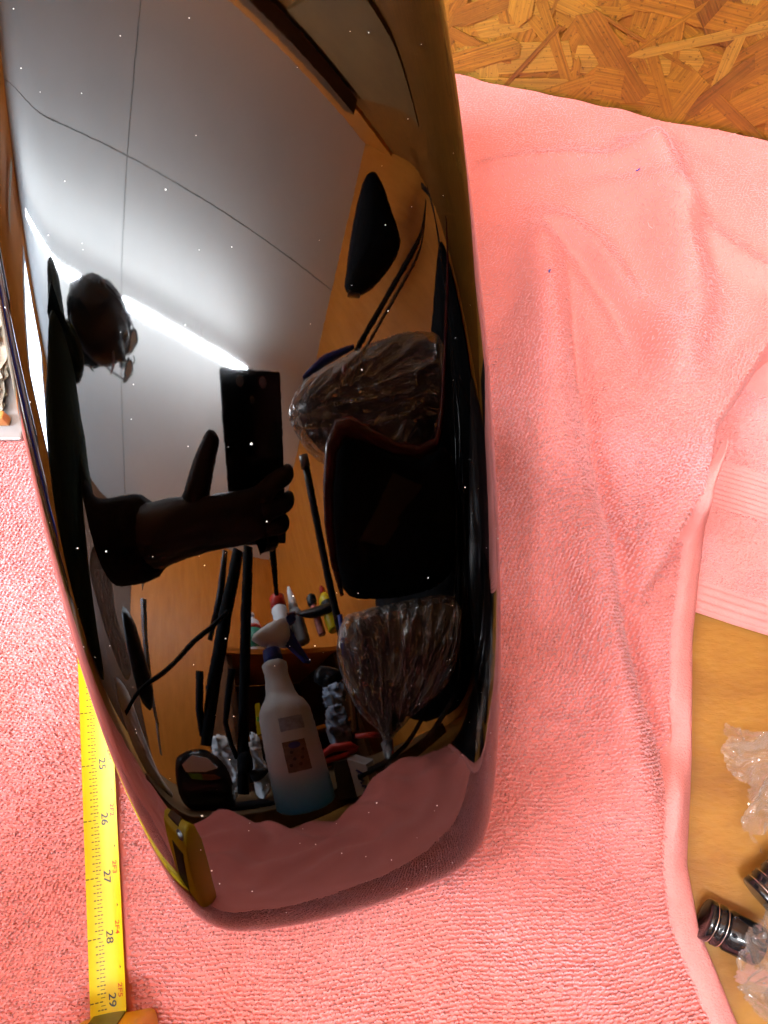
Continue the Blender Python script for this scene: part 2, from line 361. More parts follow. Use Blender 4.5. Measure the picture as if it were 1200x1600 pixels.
# oriented strands on the visible part of the back wall
def strand_mesh(k):
    L, Wd = random.uniform(.03, .085), random.choice((.003, .005, .008, .011, .014, .018, .024))*random.uniform(.8, 1.2)
    top = []; n = 5
    for i in range(n+1): top.append((-L/2+L*i/n, Wd/2*random.uniform(.82, 1.05)))
    bot = [(L/2-L*i/n, -Wd/2*random.uniform(.82, 1.05)) for i in range(n+1)]
    end = [(L/2+random.uniform(.0, .010), random.uniform(-.4, .4)*Wd)]
    st = [(-L/2-random.uniform(.0, .010), random.uniform(-.3, .3)*Wd)]
    pts = top+end+bot+st
    b = MB(); b.prism([(x, y, 0) for x, y in pts], (0, 0, .0003)); return b.me('strand')
SM = [strand_mesh(k) for k in range(40)]
for m_ in SM: m_.materials.append(M['strand'])
WB = Matrix((UX, Vector((0, 0, 1)), -VX)).transposed()       # wall plane: x along, y up, z out of the wall
for k in range(290):
    o = bpy.data.objects.new('strand', SM[k % 40]); COL.objects.link(o)
    uu, zz = random.uniform(-.09, .25), random.uniform(-.004, .15)
    ang = random.uniform(-1.57, 1.57)
    R3 = WB @ Matrix.Rotation(ang, 3, 'Z') @ Matrix.Rotation(random.gauss(0, .003), 3, 'Y')
    pos = room(uu, VA-.0003-.0000060*k, zz)
    o.matrix_world = Matrix.Translation(pos) @ R3.to_4x4()
    mw = o.matrix_world.copy(); o.parent = wall_a; o.matrix_world = mw

# window in the far wall
win = empty('window', room(UD, -.86, .85), 'bright daylit window with slim pale frame in the plywood wall behind the person', 'window')
b = MB(); b.box(room(UD+.004, -.93, .84), (.006, .36, .80), RM); b.obj('pane', M['daylight'], win)
for dv in (-.205, .205): slab('frame', UD, UD+.03, -.93+dv-.02, -.93+dv+.02, .40, 1.28, M['white'], win)
slab('frame', UD, UD+.03, -.93-.184, -.93+.184, 1.24, 1.28, M['white'], win); slab('frame', UD, UD+.03, -.93-.184, -.93+.184, .40, .44, M['white'], win)

# ceiling light tube
lt = empty('ceiling_light', (-.62, -.434, ZC), 'long bright white strip light fixed under the pale ceiling', 'ceiling light')
pa, pb = Vector((-1.287, -0.19, 1.34)), Vector((0.111, -0.628, 1.34)); dd = (pb-pa).normalized(); pb = pb+dd*.06
MB().tube([pa+dd*.02, pb-dd*.02], .0125, 12).obj('tube', M['tube'], lt, True)
b = MB(); rot = Vector((1, 0, 0)).rotation_difference(dd).to_matrix()
b.box((pa+pb)/2+Vector((0, 0, .019)), ((pb-pa).length, .014, .010), rot, .002); b.obj('housing', M['white'], lt)
for q in (pa, pb): MB().box(q, (.03, .028, .030), rot, .003).obj('end_cap', M['white'], lt)
for t_ in (.15, .85): q = pa.lerp(pb, t_); MB().tube([q+Vector((0, 0, .022)), Vector((q.x, q.y, ZC))], .0015, 6).obj('hanger', M['white'], lt)

# ------------------------------------------------------------------ workbench
bench = empty('workbench', room(.1, -.3, -.01), 'wide brown plywood workbench top in the corner under the towel', 'workbench')
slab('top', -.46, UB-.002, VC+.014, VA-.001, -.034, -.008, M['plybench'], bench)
slab('apron', -.44, -.42, VC+.05, VA-.05, -.16, -.0345, M['darkwood'], bench)
for u_, v_ in ((-.40, VC+.1), (-.40, VA-.1), (UB-.1, VC+.1), (UB-.1, VA-.1)): slab('leg', u_-.04, u_+.04, v_-.04, v_+.04, FZ, -.0345, M['darkwood'], bench)
rb = MB(); rb.box(room(.22, -.86, .009), (.75, .66, .034), RM, .002)
tag(rb.obj('wooden_board', M['board']), 'flat brown wooden board under the spray bottle', 'board')

# ------------------------------------------------------------------ fender
FP = [-0.014576, -0.19638, 0.002156, 0.130616, 0.115757, 3.664906, 0.028841]
TKN = np.array([0, .012, .03, .06, .11, .18, .27, .38, .50])
ALN = np.array([101.948, 87.287, 65.693, 53.623, 49.894, 36.967, 29.948, 22.449, 18.428])
WKN = np.array([0, .06, .15, .27, .40, .50]); WVN = np.array([0.06799, 0.0746, 0.07947, 0.08299, 0.07939, 0.07534])
def spline(tk, vk, t):
    n = len(tk); h = np.diff(tk); A = np.zeros((n, n)); b = np.zeros(n); A[0, 0] = A[-1, -1] = 1
    for i in range(1, n-1):
        A[i, i-1] = h[i-1]; A[i, i] = 2*(h[i-1]+h[i]); A[i, i+1] = h[i]; b[i] = 6*((vk[i+1]-vk[i])/h[i]-(vk[i]-vk[i-1])/h[i-1])
    m = np.linalg.solve(A, b); i = np.clip(np.searchsorted(tk, t)-1, 0, n-2); x = t-tk[i]; hh = h[i]
    return vk[i]+x*((vk[i+1]-vk[i])/hh-hh*(2*m[i]+m[i+1])/6)+x**2*m[i]/2+x**3*(m[i+1]-m[i])/(6*hh)
def fender_grid(NT=320, NS=221):
    x0, y0, z0, yaw, roll, inv, rc = FP; t = np.linspace(0, 1, NT)**1.3*.50
    a = np.radians(spline(TKN, ALN, t)); W = spline(WKN, WVN, t)
    al = np.concatenate([[0], np.cumsum((np.cos(a[1:])+np.cos(a[:-1]))/2*np.diff(t))]); up = np.concatenate([[0], np.cumsum((np.sin(a[1:])+np.sin(a[:-1]))/2*np.diff(t))])
    u = np.linspace(-1, 1, NS); P = np.zeros((NT, NS, 3))
    for i in range(NT):
        wd = W[i]; s = np.linspace(0, wd*1.9, 1200); s0 = wd-rc*.95; s1 = s0+rc*1.75
        k = np.clip((s-s0)/(s1-s0), 0, 1); k = k*k*(3-2*k)
        ph = np.minimum(inv*s, 1.2); ph = ph+(math.radians(88)-ph)*k; ds = s[1]-s[0]
        l = np.concatenate([[0], np.cumsum(np.cos((ph[1:]+ph[:-1])/2))*ds]); d = np.concatenate([[0], np.cumsum(np.sin((ph[1:]+ph[:-1])/2))*ds])
        sm = np.abs(u)*(s1+.03); ll = np.interp(sm, s, l)*np.sign(u); dd = np.interp(sm, s, d)
        lx = ll*math.cos(roll)-dd*math.sin(roll); dn = -ll*math.sin(roll)-dd*math.cos(roll)
        P[i, :, 0] = lx; P[i, :, 1] = al[i]-dn*np.sin(a[i]); P[i, :, 2] = up[i]+dn*np.cos(a[i])
    X = P[..., 0]*math.cos(yaw)-P[..., 1]*math.sin(yaw)+x0; Y = P[..., 0]*math.sin(yaw)+P[..., 1]*math.cos(yaw)+y0
    return np.stack([X, Y, P[..., 2]+z0], -1)
FG = fender_grid()
NT, NS = FG.shape[:2]
FG[..., 2] = np.maximum(FG[..., 2], .003)
# skirts: the side walls run straight down to the towel
def skirt(edge):
    z = edge[:, 2:3]; return [np.concatenate([edge[:, :2], z*(1-k/3)+.003*k/3], 1) for k in (1, 2, 3)]
Lk = skirt(FG[:, 0]); Rk = skirt(FG[:, -1])
full = np.concatenate([np.stack(Lk[::-1], 1), FG, np.stack(Rk, 1)], 1)
fm = np_mesh('motorcycle_fender', full.reshape(-1, 3), grid_faces(NT, NS+6))
fender = obj('motorcycle_fender', fm, M['fender'])
tag(fender, 'mirror glossy black motorcycle fender lying nose down on the pink towel', 'fender')
bm = bmesh.new(); bm.from_mesh(fm); bmesh.ops.recalc_face_normals(bm, faces=bm.faces[:]); bm.to_mesh(fm); bm.free()
so = fender.modifiers.new('thickness', 'SOLIDIFY'); so.thickness = .0022; so.offset = -1
# dust specks lying on the paint
Nn = np.cross(np.gradient(FG, axis=1), np.gradient(FG, axis=0)); Nn /= np.linalg.norm(Nn, axis=-1, keepdims=True)+1e-9
Nn *= np.sign(Nn[..., 2:3]+1e-6)
db = MB()
for k in range(130):
    i, j = int(rng.integers(30, NT-60)), int(rng.integers(40, NS-40)); p = FG[i, j]; n_ = Nn[i, j]; r_ = abs(rng.normal(0, .00016))+.00008
    a1 = np.cross(n_, [1, 0, 0]); a1 /= np.linalg.norm(a1); a2 = np.cross(n_, a1); q0 = rng.uniform(0, 6)
    vv = [p+n_*.00002+(a1*math.cos(q0+q)+a2*math.sin(q0+q))*r_*rng.uniform(.6, 1.3) for q in (0, 1.57, 3.14, 4.71)]+[p+n_*r_*.8]
    db.add(vv, [(0, 1, 4), (1, 2, 4), (2, 3, 4), (3, 0, 4)])
db.obj('dust', M['dust'], fender, kind='stuff')

# ------------------------------------------------------------------ towel
def sst(x, a, b): t = np.clip((x-a)/(b-a), 0, 1); return t*t*(3-2*t)
XRY = np.array([-.47, -.455, -.33, -.244, -.206, -.178, -.129, -.071, -.037, 0, .039, .09, .15, .27, .34]); XRX = np.array([.262, .255, .20, .158, .146, .144, .153, .161, .169, .178, .190, .228, .30, .45, .47])
def x_right(y): return np.interp(y, XRY, XRX)
def seg(x, y, a, b):
    ax, ay = a; bx, by = b; dx, dy = bx-ax, by-ay; L = math.hypot(dx, dy)
    t = ((x-ax)*dx+(y-ay)*dy)/L; s = ((y-ay)*dx-(x-ax)*dy)/L; return t/L, s
def poly_d(x, y, pts):
    best = np.full_like(x, 9.0); sg = np.zeros_like(x); tt = np.zeros_like(x); n = len(pts)-1
    for i in range(n):
        t, s = seg(x, y, pts[i], pts[i+1]); tc = np.clip(t, 0, 1); L = math.hypot(pts[i+1][0]-pts[i][0], pts[i+1][1]-pts[i][1])
        d = np.sqrt(s*s+((t-tc)*L)**2); m_ = d < best; best = np.where(m_, d, best); sg = np.where(m_, np.sign(s), sg); tt = np.where(m_, (i+tc)/n, tt)
    return best*sg, tt
def wob(x, y, f, ph=0): return np.sin(x*f+1.7*np.sin(y*f*.6+ph)+ph)*np.cos(y*f*.83+1.3*np.sin(x*f*.7+2*ph))
def towel_h(x, y):
    h = .003+.0016*wob(x, y, 48, .3)+.0009*wob(x, y, 110, 1.9)
    d, t = poly_d(x, y, [(.235, .105), (.190, .040), (.125, -.060)])        # diagonal fold, positive on the lower right
    f = sst(t, 1.04, .86)
    h += f*(.024*(1-sst(d, -.001, .0045))*np.exp(-np.maximum(-d, 0)/.045)+.006*np.exp(-((d+.010)/.009)**2))
    d2, t2 = poly_d(x, y, [(.100, .185), (.112, .150), (.113, .090), (.116, .031), (.125, -.054), (.138, -.130), (.146, -.20)])
    e = sst(t2, 0, .35)*(1-sst(t2, .85, 1))
    h += e*(-.010*np.exp(-(d2/.0045)**2)+.011*np.exp(-((d2+.016)/.012)**2)+.002*np.exp(-((d2-.016)/.010)**2))
    d3, t3 = poly_d(x, y, [(.098, .215), (.094, .13), (.086, .05), (.080, -.05)])
    h += .022*np.exp(-(d3/.016)**2)*sst(t3, 0, .2)*(1-sst(t3, .7, 1))
    d4, t4 = poly_d(x, y, [(.165, .27), (.178, .20), (.176, .12), (.150, .03)])
    h += .026*np.exp(-(d4/.016)**2)*sst(t4, 0, .15)*(1-sst(t4, .75, 1))
    d5, t5 = poly_d(x, y, [(.070, .235), (.120, .245), (.165, .235)])
    h += .008*np.exp(-(d5/.008)**2)
    d6, t6 = poly_d(x, y, [(.095, .20), (.125, .17), (.150, .11), (.158, .06)])
    h += (.010*np.exp(-((d6-.007)/.008)**2)-.006*np.exp(-((d6+.004)/.006)**2))*sst(t6, 0, .2)*(1-sst(t6, .7, 1))
    d7, t7 = poly_d(x, y, [(.125, .235), (.20, .18), (.245, .13)])
    h += .008*np.exp(-(d7/.009)**2)*sst(t7, 0, .2)*(1-sst(t7, .8, 1))
    d8, t8 = poly_d(x, y, [(.105, -.03), (.118, -.10), (.120, -.17)])
    h += .006*np.exp(-(d8/.010)**2)*sst(t8, 0, .2)*(1-sst(t8, .7, 1))
    h += .003*np.exp(-(((x+.22)/.03)**2+((y+.02)/.09)**2))
    fr = sst(y, -.27, -.36)                                                  # loose folds past the nose of the fender
    h += fr*(.030*np.exp(-(((x+.09)/.065)**2+((y+.46)/.06)**2))+.036*np.exp(-(((x-.14)/.060)**2+((y+.43)/.06)**2))+.012*np.exp(-(((x+.26)/.06)**2+((y+.42)/.08)**2))+.006*(1+wob(x+.5*y, y-.5*x, 62, .7)))
    edge = x_right(y)-x; roll = sst(edge, .005, .015)
    over = sst(y, -.085, -.055)*sst(x, .14, .165)*(1-sst(y, .04, .10))        # lies over the second towel
    h += .006*over
    return -.0065+(h+.0065)*roll
nx_, ny_ = 230, 330
yy = np.linspace(-.468, .335, ny_)
X = np.zeros((ny_, nx_)); Y = np.zeros((ny_, nx_))
tx = np.linspace(0, 1, nx_)
for i, y in enumerate(yy): X[i] = -.36+(x_right(y)+.36)*tx; Y[i] = y
fr0 = ((yy+.468)/.803)[:, None]
for _ in range(5):
    Y = -.468+(np.minimum(.3345-.296*X, .40)+.468)*fr0; X = -.36+(x_right(Y)+.36)*tx[None, :]
Y += (1-sst(Y, -.468, -.40))*(.018*np.sin(X*21+.5)-.02*sst(X, .15, .25))
X = -.36+(x_right(Y)+.36)*np.broadcast_to(tx, X.shape)
Zt = towel_h(X, Y)
towel = empty('pink_towel', (0, 0, -.006), 'large salmon pink terry towel spread and rumpled under the black fender', 'towel')
tb = obj('cloth', np_mesh('cloth', np.stack([X, Y, Zt], -1).reshape(-1, 3), grid_faces(ny_, nx_)), M['terry_ground'], towel)
def px_of(P):
    d = P-np.array(CAM); c_, s_ = math.cos(TILT), math.sin(TILT)
    zz = d[:, 1]*s_-d[:, 2]*c_; yv = d[:, 1]*c_+d[:, 2]*s_
    return 600+1232*d[:, 0]/zz, 800-1232*yv/zz
FL = np.array([(-60, -80), (-22, 380), (0, 487), (20, 593), (63, 797), (100, 950), (128, 1049), (182, 1204), (262, 1397), (300, 1440)], float)
FR = np.array([(690, -80), (715, 130), (742, 330), (762, 550), (778, 800), (784, 1000), (774, 1200), (765, 1330), (700, 1372), (310, 1445)], float)
def loops(name, xs, ys, zs, theta, hgt, wid, parent, rs_=1.0, r0=.00050):
    rs_ = np.ones(len(xs))*rs_
    n = len(xs); ns, nr = 5, 4; t = np.linspace(0, 1, ns); base = np.stack([xs, ys, zs], 1)
    dx = np.stack([np.cos(theta), np.sin(theta), np.zeros(n)], 1); lean = np.stack([-np.sin(theta), np.cos(theta), np.zeros(n)], 1)*rng.normal(.0007, .00025, n)[:, None]
    V = np.zeros((n, ns, nr, 3))
    for i, ti in enumerate(t):
        c = base+dx*((ti-.5)*wid)[:, None]+np.array([0, 0, 1.])*(hgt*math.sin(math.pi*ti)-.0004)[:, None]+lean*math.sin(math.pi*ti)
        tg = dx*wid[:, None]+np.array([0, 0, 1.])*(hgt*math.pi*math.cos(math.pi*ti))[:, None]; tg /= np.linalg.norm(tg, axis=1, keepdims=True)
        sd = np.cross(tg, np.stack([-np.sin(theta), np.cos(theta), np.zeros(n)], 1)); sd /= np.linalg.norm(sd, axis=1, keepdims=True); s2 = np.cross(tg, sd)
        rr = (r0*(1.15 if 0 < i < 4 else .8)*rs_)[:, None]
        for k in range(nr):
            q = 2*math.pi*(k+.5)/nr; V[:, i, k] = c+(sd*math.cos(q)+s2*math.sin(q))*rr
    f = []
    for i in range(ns-1):
        for k in range(nr): f.append((i*nr+k, i*nr+(k+1) % nr, (i+1)*nr+(k+1) % nr, (i+1)*nr+k))
    F = (np.array(f)[None]+(np.arange(n)*ns*nr)[:, None, None]).reshape(-1, 4)
    return obj(name, np_mesh(name, V.reshape(-1, 3), F), M['terry'], parent, kind='stuff')
ga, gb = np.meshgrid(np.arange(-.34, .46, .00215), np.arange(-.30, .36, .00190))
gx, gy = ga.ravel(), gb.ravel(); gx = gx+(np.round(gy/.0018) % 2)*.001
rot_ = .10; gx, gy = gx*math.cos(rot_)-gy*math.sin(rot_), gx*math.sin(rot_)+gy*math.cos(rot_)
gx = gx+rng.normal(0, .0002, gx.shape)+.0012*np.sin(gy*55)+.0006*np.sin(gy*160+gx*30); gy = gy+rng.normal(0, .00016, gy.shape)+.0016*np.sin(gx*48)+.0007*np.sin(gx*130+gy*40)
ok = (gx < x_right(gy)-np.where(gy < .03, .0125, .006)) & (gx > -.355) & (gy < .3345-.296*gx-.0008)
gx, gy = gx[ok], gy[ok]; gz = towel_h(gx, gy)
tq = (gx+.1222)*.1657+(gy+.2335)*.9862; tc_ = (gx+.1222)*.9862-(-.1657)*(gy+.2335)
ok = ~(np.abs(tc_) < .0092); gx, gy, gz = gx[ok], gy[ok], gz[ok]
pxx, pyy = px_of(np.stack([gx, gy, gz], 1))
ok = (pxx > -70) & (pxx < 1270) & (pyy > -60) & (pyy < 1680) & ~((pxx > np.interp(pyy, FL[:, 1], FL[:, 0])+30) & (pxx < np.interp(pyy, FR[:, 1], FR[:, 0])-30) & (pyy < 1410))
gx, gy, gz = gx[ok], gy[ok], gz[ok]
th = .35+.5*wob(gx, gy, 25, .4)+rng.normal(0, .2, gx.shape)
brushed = sst(gy, .02, .16)
hg = rng.normal(.00175, .0003, gx.shape)*(1-.72*brushed); wd_ = rng.normal(.0021, .0003, gx.shape)
loops('terry_loops', gx, gy, gz, th+brushed*rng.normal(0, .8, gx.shape), hg, wd_*(1+.5*brushed), towel, 1-.55*brushed)
print('loops', len(gx))
# hem along the free edge
hy = np.linspace(-.465, .028, 120); hx = x_right(hy)
HV = []
prof = [(-.0200, -.0050), (-.0130, -.0004), (-.0112, .0022), (-.0090, .0028), (-.006, .0029), (-.003, .0026), (-.0006, .0016), (.0004, -.0005), (.0004, -.0035), (-.002, -.0060)]
for i in range(120):
    zc = float(towel_h(np.array([hx[i]-.0175]), np.array([hy[i]]))[0]); lift = 0
    tp = .25+.75*float(sst((.028-hy[i])/.03, 0, 1))
    for a_, b_ in prof: HV.append((hx[i]+a_*tp-.004*(1-tp), hy[i], max(-.0075, -.0010+zc*sst(np.array(-a_), -.002, .011).item()+b_*.75+.0006)))
obj('hem', np_mesh('hem', np.array(HV), grid_faces(120, len(prof))), M['hem'], towel)
# loose threads and lint
def squig(p, n=7, s=.004):
    q = Vector(p); pts = [q]
    dr = random.uniform(0, 6.28)
    for i in range(n):
        dr += random.uniform(-1.0, 1.0); q = q+Vector((math.cos(dr), math.sin(dr), 0))*s*random.uniform(.4, 1); pts.append(Vector((q.x, q.y, float(towel_h(np.array([q.x]), np.array([q.y]))[0])+.0022)))
    return pts[1:]
for p in ((.189, .012), (.187, .008), (.188, .010)): MB().tube(squig((p[0], p[1], 0), 8, .005), .00028, 5).obj('loose_thread', M['thread'], towel, True)
for p, c in (((.094, .131), 'blue'), ((.160, .222), 'blue'), ((.205, .135), 'thread'), ((.165, .175), 'thread')):
    tag(MB().tube(squig((p[0], p[1], 0), 3, .0013 if c == 'blue' else .004), .00045 if c == 'blue' else .0003, 5).obj('lint', M[c], towel, True), None)

# second towel under the fold, with ribbed bands
t2 = empty('folded_towel', (.24, .03, -.006), 'salmon towel end with ribbed woven bands, half under the large towel', 'towel')
O2 = Vector((.150, -.0495, 0)); ex2 = Vector((math.cos(-.33), math.sin(-.33), 0)); ey2 = Vector((math.sin(.33), math.cos(.33), 0))
na, nb = 100, 260; aa = np.linspace(-.01, .24, na); bb = np.linspace(0, .19, nb)
A2, B2 = np.meshgrid(aa, bb)
def rib(v): return np.where(v < .017, .0006*np.sin(v*2*math.pi/.0042), np.where((v > .062) & (v < .089), .0006*np.sin(v*2*math.pi/.003)-.0008, 0.0))
Z2 = -.0052+.0022*sst(B2, 0, .002)+rib(B2)+.0006*wob(A2, B2, 90, .4)
P2 = np.array(O2)+A2[..., None]*np.array(ex2)+B2[..., None]*np.array(ey2); P2[..., 2] = Z2
obj('cloth', np_mesh('cloth', P2.reshape(-1, 3), grid_faces(nb, na)), M['hem'], t2)
ga, gb = np.meshgrid(np.arange(-.005, .13, .0020), np.arange(.0175, .14, .0018)); la, lb = ga.ravel(), gb.ravel()
ok = ~((lb > .0615) & (lb < .0895)); la, lb = la[ok]+rng.normal(0, .0003, ok.sum()), lb[ok]+rng.normal(0, .0003, ok.sum())
lp = np.array(O2)+la[:, None]*np.array(ex2)+lb[:, None]*np.array(ey2)
ok = (lp[:, 0] > np.interp(lp[:, 1], XRY, XRX)-.02) & (lp[:, 0] < .245); lp = lp[ok]
loops('terry_loops', lp[:, 0], lp[:, 1], np.full(len(lp), -.0033), .2+rng.normal(0, .4, len(lp)), rng.normal(.0014, .0003, len(lp)), rng.normal(.0019, .0003, len(lp)), t2)
print('loops2', len(lp))

# ------------------------------------------------------------------ tape measure
tm = empty('tape_measure', (-.117, -.268, .003), 'yellow tape measure with its printed blade drawn out along the fender', 'tape measure')
T0 = Vector((-.1222, -.2335, 0)); td = Vector((-.0163, .097, 0)).normalized(); tn = Vector((td.y, -td.x, 0))   # td away from the case, tn to the fender side
IN = .0254
def blade_z(s): return .0056+.0012*math.sin(s*30)*0
bw = .0079
def bl(s, c, dz=0):
    """blade point: s inches back from the 29 mark, c -1..1 across"""
    return T0+td*(s*IN)+tn*(c*bw)+Vector((0, 0, blade_z(s)+.0024*c*c+dz))
BV = []; ns_ = 60
for i in range(ns_):
    s = -0.5+(13.0+.5)*i/(ns_-1)
    for j in range(11): BV.append(bl(s, -1+2*j/10))
obj('blade', np_mesh('blade', np.array([tuple(v) for v in BV]), grid_faces(ns_, 11)), M['blade'], tm)
def text_me(txt, size, mname, xform, squeeze=1.0):
    cu = bpy.data.curves.new('txt', 'FONT'); cu.body = txt; cu.size = size; cu.align_x = 'CENTER'; cu.align_y = 'CENTER'; cu.offset = size*.012
    o = bpy.data.objects.new('txt', cu); COL.objects.link(o); bpy.context.view_layer.update()
    me = bpy.data.meshes.new_from_object(o.evaluated_get(bpy.context.evaluated_depsgraph_get())); bpy.data.objects.remove(o); bpy.data.curves.remove(cu)
    for v in me.vertices: v.co = xform(v.co.x*squeeze, v.co.y)
    me.materials.clear(); me.materials.append(M[mname]); return me
for n_ in range(24, 30):
    s0 = 29-n_
    obj('inch_number', text_me(str(n_), .0046, 'print', lambda x, y, s0=s0: bl(s0-x/IN, .16+y/bw, .00025), 1.25), None, tm)
    obj('foot_number', text_me('2F%d' % (n_-24), .0030, 'printred', lambda x, y, s0=s0: bl(s0+.14-x/IN, .66+y/bw, .00025), 1.35), None, tm)
b = MB(); g_ = MB()
for k in range(-2, 16*6+6):
    s = k/16
    if k % 16 == 0: c0, c1 = -.98, -.28
    elif k % 2 == 0: c0, c1 = -.62, -.12
    else: c0, c1 = -.45, -.22
    t_ = .010 if k % 2 == 0 else .006
    for q in range(3 if k % 2 == 0 else 1):
        a0 = c0+(c1-c0)*q/3 if k % 2 == 0 else c0; a1 = a0+(c1-c0)/3*.72 if k % 2 == 0 else c1
        (b if k % 2 == 0 else g_).add([bl(s-t_, a0, .0002), bl(s-t_, a1, .0002), bl(s+t_, a1, .0002), bl(s+t_, a0, .0002)], [(0, 1, 2, 3)])
    if k % 16 == 8: b.add([bl(s-.03, .70, .0002), bl(s+.03, .70, .0002), bl(s, .80, .0002)], [(0, 1, 2)])
b.obj('graduation', M['printgrey'], tm, kind='stuff'); g_.obj('fine_graduation', M['printgrey'], tm, kind='stuff')
# case: rounded D outline in the plane of td and z, extruded along tn
cs = Vector((-.1180, -.2385, 0))
def casept(y, z, c): return cs-td*y+tn*c+Vector((0, 0, z))
out = [(0, .004), (0, .040), (.004, .056), (.014, .0645), (.028, .068), (.044, .065), (.058, .052), (.064, .034), (.064, .008), (.060, .003), (.006, .001)]
bmc = bmesh.new(); n_ = len(out); vsA = [bmc.verts.new(casept(y, z, -.017)) for y, z in out]; vsB = [bmc.verts.new(casept(y, z, .017)) for y, z in out]
bmc.faces.new(vsA); bmc.faces.new(vsB[::-1])
for i in range(n_): bmc.faces.new((vsA[(i+1) % n_], vsA[i], vsB[i], vsB[(i+1) % n_]))
bmesh.ops.recalc_face_normals(bmc, faces=bmc.faces[:])
bmesh.ops.bevel(bmc, geom=[e for e in bmc.edges], offset=.0032, segments=3, affect='EDGES', profile=.5)
cme = bpy.data.meshes.new('case'); bmc.to_mesh(cme); bmc.free(); obj('case', cme, M['yellow'], tm, True)
b = MB(); b.prism([casept(y, z, -.0172) for y, z in ((.012, .012), (.010, .030), (.018, .045), (.034, .049), (.050, .040), (.054, .018), (.046, .010))], tn*-.0018); b.obj('side_grip', M['black'], tm)
b = MB(); b.prism([casept(.012, .0640, -.009), casept(.030, .0695, -.009), casept(.034, .0670, -.009), casept(.014, .0610, -.009)], tn*.016); b.obj('lock_button', M['darkwood'], tm)
b = MB(); b.prism([casept(-.0008, .004, -.0105), casept(-.0008, .046, -.004), casept(.003, .046, -.004), casept(.003, .004, -.0105)], tn*.014); b.obj('mouth', M['black'], tm)
MB().lathe([(.0045, 0), (.0045, .0012), (.002, .0016)], casept(.0055, .0590, .010), (casept(.0, .068, 0)-casept(.010, .056, 0)), 14).obj('rivet', M['chrome'], tm, True)

# ------------------------------------------------------------------ stack of sheets beyond the fender's far flank
tr = empty('sheet_tray', (-.26, .09, .004), 'orange-edged grey tray holding a stack of ragged beige sheets', 'tray')
TX0, TX1, TY0, TY1 = -.36, -.2035, .040, .150
b = MB(); b.box(((TX0+TX1)/2, (TY0+TY1)/2, .0075), (TX1-TX0, TY1-TY0, .003), None, .001); b.obj('base', M['greymetal'], tr)
b = MB(); b.box(((TX0+TX1)/2-.003, TY0+.0105, .0142), (TX1-TX0-.008, .005, .010), None, .001); b.obj('front_edge', M['orangewood'], tr)
for k in range(7):
    y0, y1 = TY0+.016, TY1-.004; nxs = 40; V = []
    x0_, x1_ = TX0+.004, TX1-.010-random.uniform(0, .006)
    nyb = 26
    for j in range(nyb):
        for i in range(nxs):
            x_ = x0_+(x1_-x0_)*i/(nxs-1)+(random.uniform(-.002, .001) if i == nxs-1 else 0); y_ = y0+(y1-y0)*j/(nyb-1)
            V.append((x_, y_, .0105+.0022*k+.0009*math.sin(y_*520+k)+random.uniform(-.0004, .0004)))
    obj('sheet', np_mesh('sheet', np.array(V), grid_faces(nyb, nxs)), M['beige'], tr)

